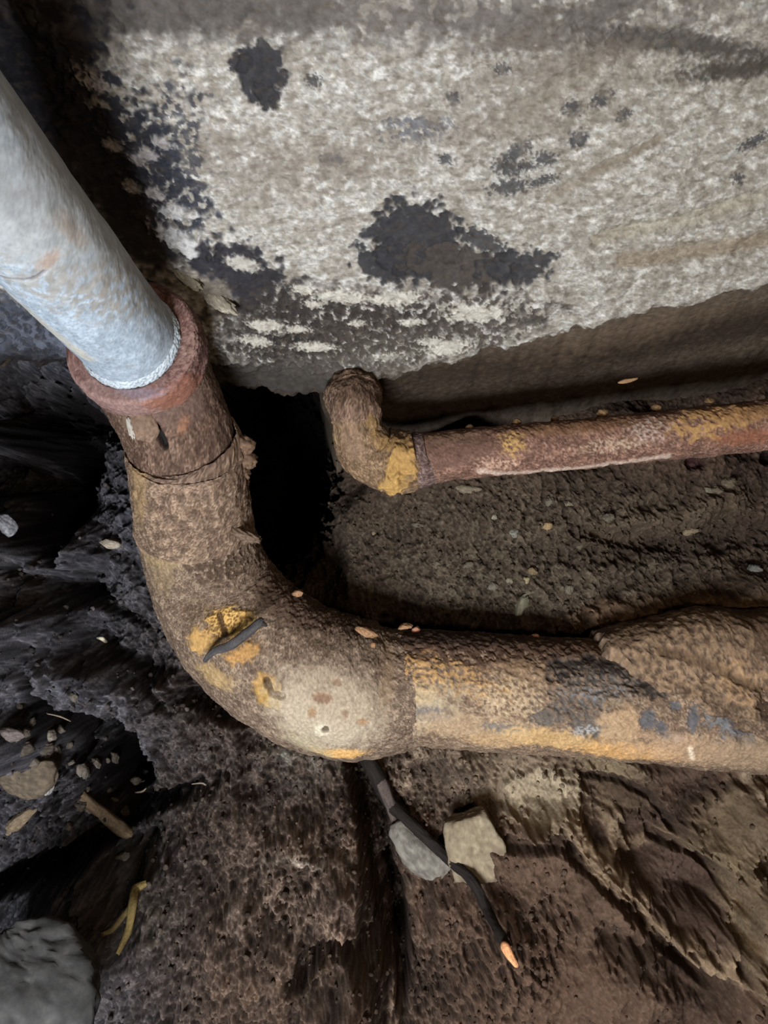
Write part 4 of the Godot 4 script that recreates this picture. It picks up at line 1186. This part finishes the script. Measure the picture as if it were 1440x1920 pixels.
# ---------------------------------------------------------------- stones and crumbs
func build_stones(soil: Sheet) -> void:
	var big := [
		[58, 1850, 0.004, Vector3(0.042, 0.046, 0.028), 20, 201, rgb(64, 62, 60), rgb(36, 35, 34), "large smooth grey stone in the lower left corner"],
		[50, 1458, 0.004, Vector3(0.021, 0.017, 0.014), 12, 202, rgb(96, 84, 70), rgb(68, 59, 50), "brownish angular stone in the gravelly hollow on the left"],
		[92, 1470, 0.010, Vector3(0.0062, 0.0068, 0.004), -10, 203, rgb(142, 139, 135), rgb(100, 96, 92), "small whitish angular chip beside the brownish stone"],
		[8, 1384, 0.006, Vector3(0.011, 0.006, 0.006), 0, 204, rgb(96, 86, 82), rgb(66, 58, 54), "flat pinkish stone above the brownish angular stone"],
		[36, 1540, 0.006, Vector3(0.016, 0.006, 0.007), 38, 205, rgb(126, 110, 90), rgb(92, 78, 62), "elongated tan stone below the brownish angular stone"],
		[792, 1590, 0.003, Vector3(0.032, 0.018, 0.012), -38, 206, rgb(118, 112, 102), rgb(82, 76, 70), "long grey stone lying under the dark root"],
		[891, 1576, -0.0035, Vector3(0.029, 0.035, 0.016), 6, 219, rgb(134, 121, 100), rgb(98, 85, 69), "blocky beige stone against the dark root"],
		[214, 1018, 0.004, Vector3(0.009, 0.0042, 0.005), -8, 208, rgb(150, 138, 122), rgb(112, 102, 92), "buff oval pebble in the soil left of the bend"],
		[12, 985, 0.004, Vector3(0.010, 0.009, 0.008), 10, 209, rgb(132, 132, 136), rgb(82, 80, 82), "pale grey pebble at the left edge beside the black hollow"],
	]
	for q in big:
		var where: Vector3 = soil.place(q[0], q[1]) + cam_turn.z * q[2]
		solo("stone", stone(q[3], q[5], q[6], q[7], M.stone, 30, 0.09 if q[5] == 201 else 0.06, 2 if q[5] == 219 else 10, q[5] == 219), tilted(where, 0, 0, q[4]), q[8], "stone")
	# small stones set in the bank between the pipes
	var named := [[925, 967, 9, 6, rgb(150, 142, 124)], [1025, 985, 10, 7, rgb(166, 136, 96)], [965, 1000, 10, 7, rgb(132, 130, 122)], [1298, 998, 14, 6, rgb(140, 122, 98)], [1340, 920, 18, 9, rgb(128, 116, 98)], [1325, 918, 11, 6, rgb(140, 136, 118)],
		[978, 1138, 11, 22, rgb(138, 134, 112)], [990, 1090, 8, 6, rgb(164, 150, 112)], [957, 1088, 7, 6, rgb(150, 142, 122)], [925, 1100, 10, 8, rgb(126, 122, 112)], [1065, 1105, 8, 9, rgb(122, 114, 100)], [1070, 945, 9, 7, rgb(128, 118, 102)],
		[1125, 1187, 20, 5, rgb(160, 124, 96)], [1000, 1070, 9, 7, rgb(150, 124, 86)], [880, 1060, 10, 6, rgb(112, 104, 90)], [820, 1060, 8, 7, rgb(120, 108, 90)], [860, 1140, 12, 5, rgb(112, 106, 94)], [1416, 1068, 12, 11, rgb(112, 112, 104)], [1140, 970, 12, 8, rgb(106, 98, 86)],
		[1090, 1025, 8, 5, rgb(108, 98, 84)], [1370, 905, 14, 10, rgb(120, 104, 86)], [700, 1000, 6, 5, rgb(150, 128, 100)], [880, 917, 22, 8, rgb(124, 112, 94)], [790, 985, 16, 5, rgb(98, 90, 80)], [1030, 940, 8, 9, rgb(120, 112, 98)]]
	var own := {0: "cream pebble in the clay bank below the thin pipe's whitish patch", 1: "orange-tan pebble in the middle of the clay bank", 2: "round grey pebble just below and left of the orange-tan one", 3: "long buff pebble in the clay bank beneath the far right of the thin pipe", 6: "largest pale pebble, long and slanting, low in the clay bank", 7: "yellowish pebble just above the long slanting pebble", 12: "thin pink-brown pebble on the lip of clay over the drain", 17: "bluish grey pebble at the far right of the clay bank", 22: "flat buff stone sliver tucked under the near end of the thin pipe"}
	var k := 0
	for q in named:
		var d := lift(soil, q[0], q[1], 0.0)
		var r := Vector3(q[2], q[3], minf(q[2], q[3])) / F * d
		var c: Color = q[4]
		c = c.lerp(rgb(84, 74, 60), 0.25 if own.has(k) else 0.5)
		solo("pebble", stone(r * 1.15, 300 + k, c, c.darkened(0.25), M.stone, 12, 0.3, 9), tilted(soil.place(q[0], q[1]) - cam_turn.z * r.z * 0.35, 0, 0, -35.0 if k == 6 else (k * 37) % 40 - 20.0), own.get(k, "small dull brownish pebble bedded in the clay bank between the thin pipe and the drain"), "pebble", "pebbles in the clay bank between the pipes")
		k += 1
	# grit lying along the back of the drain and the bend
	var grit := [[872, 1192, 5, rgb(196, 176, 158), "whitish grain of grit on top of the drain, between two larger grains"], [1003, 1193, 8, rgb(160, 112, 84), "reddish grain of grit on top of the drain nearest the clay crust"], [780, 1178, 8, rgb(182, 128, 104), "pinkish grain of grit on top of the drain just past the bend"], [700, 1207, 6, rgb(150, 112, 82), "tan grain of grit below the rust flake on the bend"], [640, 1152, 5, rgb(120, 92, 74), "brown grain of grit on the inner curve of the bend"]]
	for q in grit:
		var d: float = 0.635 if q[1] != 1207 else 0.588
		solo("grit_grain", stone(Vector3(q[2] * 1.2, q[2], q[2]) / F * d, 340 + k, q[3], q[3].darkened(0.25), M.stone, 8, 0.25, 9), tilted(at(q[0], q[1] + 3, d), 0, 0, 10), q[4], "grit", "grit along the top of the drain")
		k += 1
	# loose gravel in the left hollow
	for i in 40:
		var px := 20.0 + rng.randf() * 215.0
		var py := 1385.0 + (px * 0.55) + rng.randfn() * 62.0
		var r := rng.randf_range(0.0022, 0.0052)
		var c := rgb(70, 61, 53).lerp(rgb(112, 103, 93), rng.randf())
		solo("gravel_stone", stone(Vector3(r * rng.randf_range(0.9, 1.7), r * rng.randf_range(0.7, 1.2), r), 400 + i, c, c.darkened(0.35), M.stone, 12, 0.2, 14), tilted(soil.place(px, py) - cam_turn.z * r * 0.2, rng.randf() * 50, rng.randf() * 50, rng.randf() * 180), "loose dull gravel stone in the dark hollow under the left soil ledge", "gravel", "loose gravel in the left hollow")
	# a straw splinter and a chip of rust-brown wood
	solo("straw", root_mesh([[182, 1196, lift(soil, 182, 1196, 0.004), 1.5], [192, 1198, lift(soil, 192, 1198, 0.006), 4], [201, 1206, lift(soil, 201, 1206, 0.005), 3], [203, 1210, lift(soil, 201, 1206, 0.005), 1]], rgb(232, 222, 190), 0.0, 0.0009), Transform3D(), "tiny cream splinter of straw on the slate-grey left bank", "straw")
	solo("wood_chip", stone(Vector3(0.0085, 0.0020, 0.0020), 460, rgb(158, 124, 92), rgb(120, 92, 66), M.wood, 10, 0.1, 7), tilted(at(1178, 713, 0.617), 0, 0, 14), "tan sliver of wood stuck to the brown face under the wall edge", "wood chip")
	# crumbs of soil, past counting
	var mm := MultiMesh.new()
	mm.transform_format = MultiMesh.TRANSFORM_3D
	mm.use_colors = true
	mm.mesh = stone(Vector3.ONE, 500, Color.WHITE, Color(0.8, 0.78, 0.76), M.soil, 6, 0.2, 7)
	var put: Array[Transform3D] = []
	var tint: Array[Color] = []
	for t in 9000:
		var i := rng.randi_range(30, soil.nu - 31)
		var j := rng.randi_range(30, soil.nv - 31)
		var u := soil.us[i]
		var v := soil.vs[j]
		if n_big.get_noise_2d(u / 0.05 + 50.0, v / 0.05) < -0.08 and rng.randf() < 0.85:
			continue
		var idx := j * soil.nu + i
		var py := soil.sy[idx]
		if soil.sx[idx] > 1050 and py > 1420 and rng.randf() < 0.8:
			continue
		if py < 900:
			continue
		var r := 0.0008 + 0.0017 * pow(rng.randf(), 2.5)
		var b := Basis.from_euler(Vector3(rng.randf() * TAU, rng.randf() * TAU, rng.randf() * TAU)).scaled(Vector3.ONE * r)
		put.append(Transform3D(b, soil.pos[idx] + soil.nrm[idx] * (soil.h[idx] + r * 0.2)))
		tint.append(soil.col[idx].lerp(rgb(120, 104, 90), rng.randf() * 0.4).darkened(rng.randf() * 0.25))
	mm.instance_count = put.size()
	for t in put.size():
		mm.set_instance_transform(t, put[t])
		mm.set_instance_color(t, tint[t])
	var mi := MultiMeshInstance3D.new()
	mi.name = "soil_crumbs"
	mi.multimesh = mm
	add_child(mi, true)
	mi.set_meta("kind", "stuff")
	mi.set_meta("label", "small loose crumbs of brown soil scattered over the dug ground")
	mi.set_meta("category", "soil")
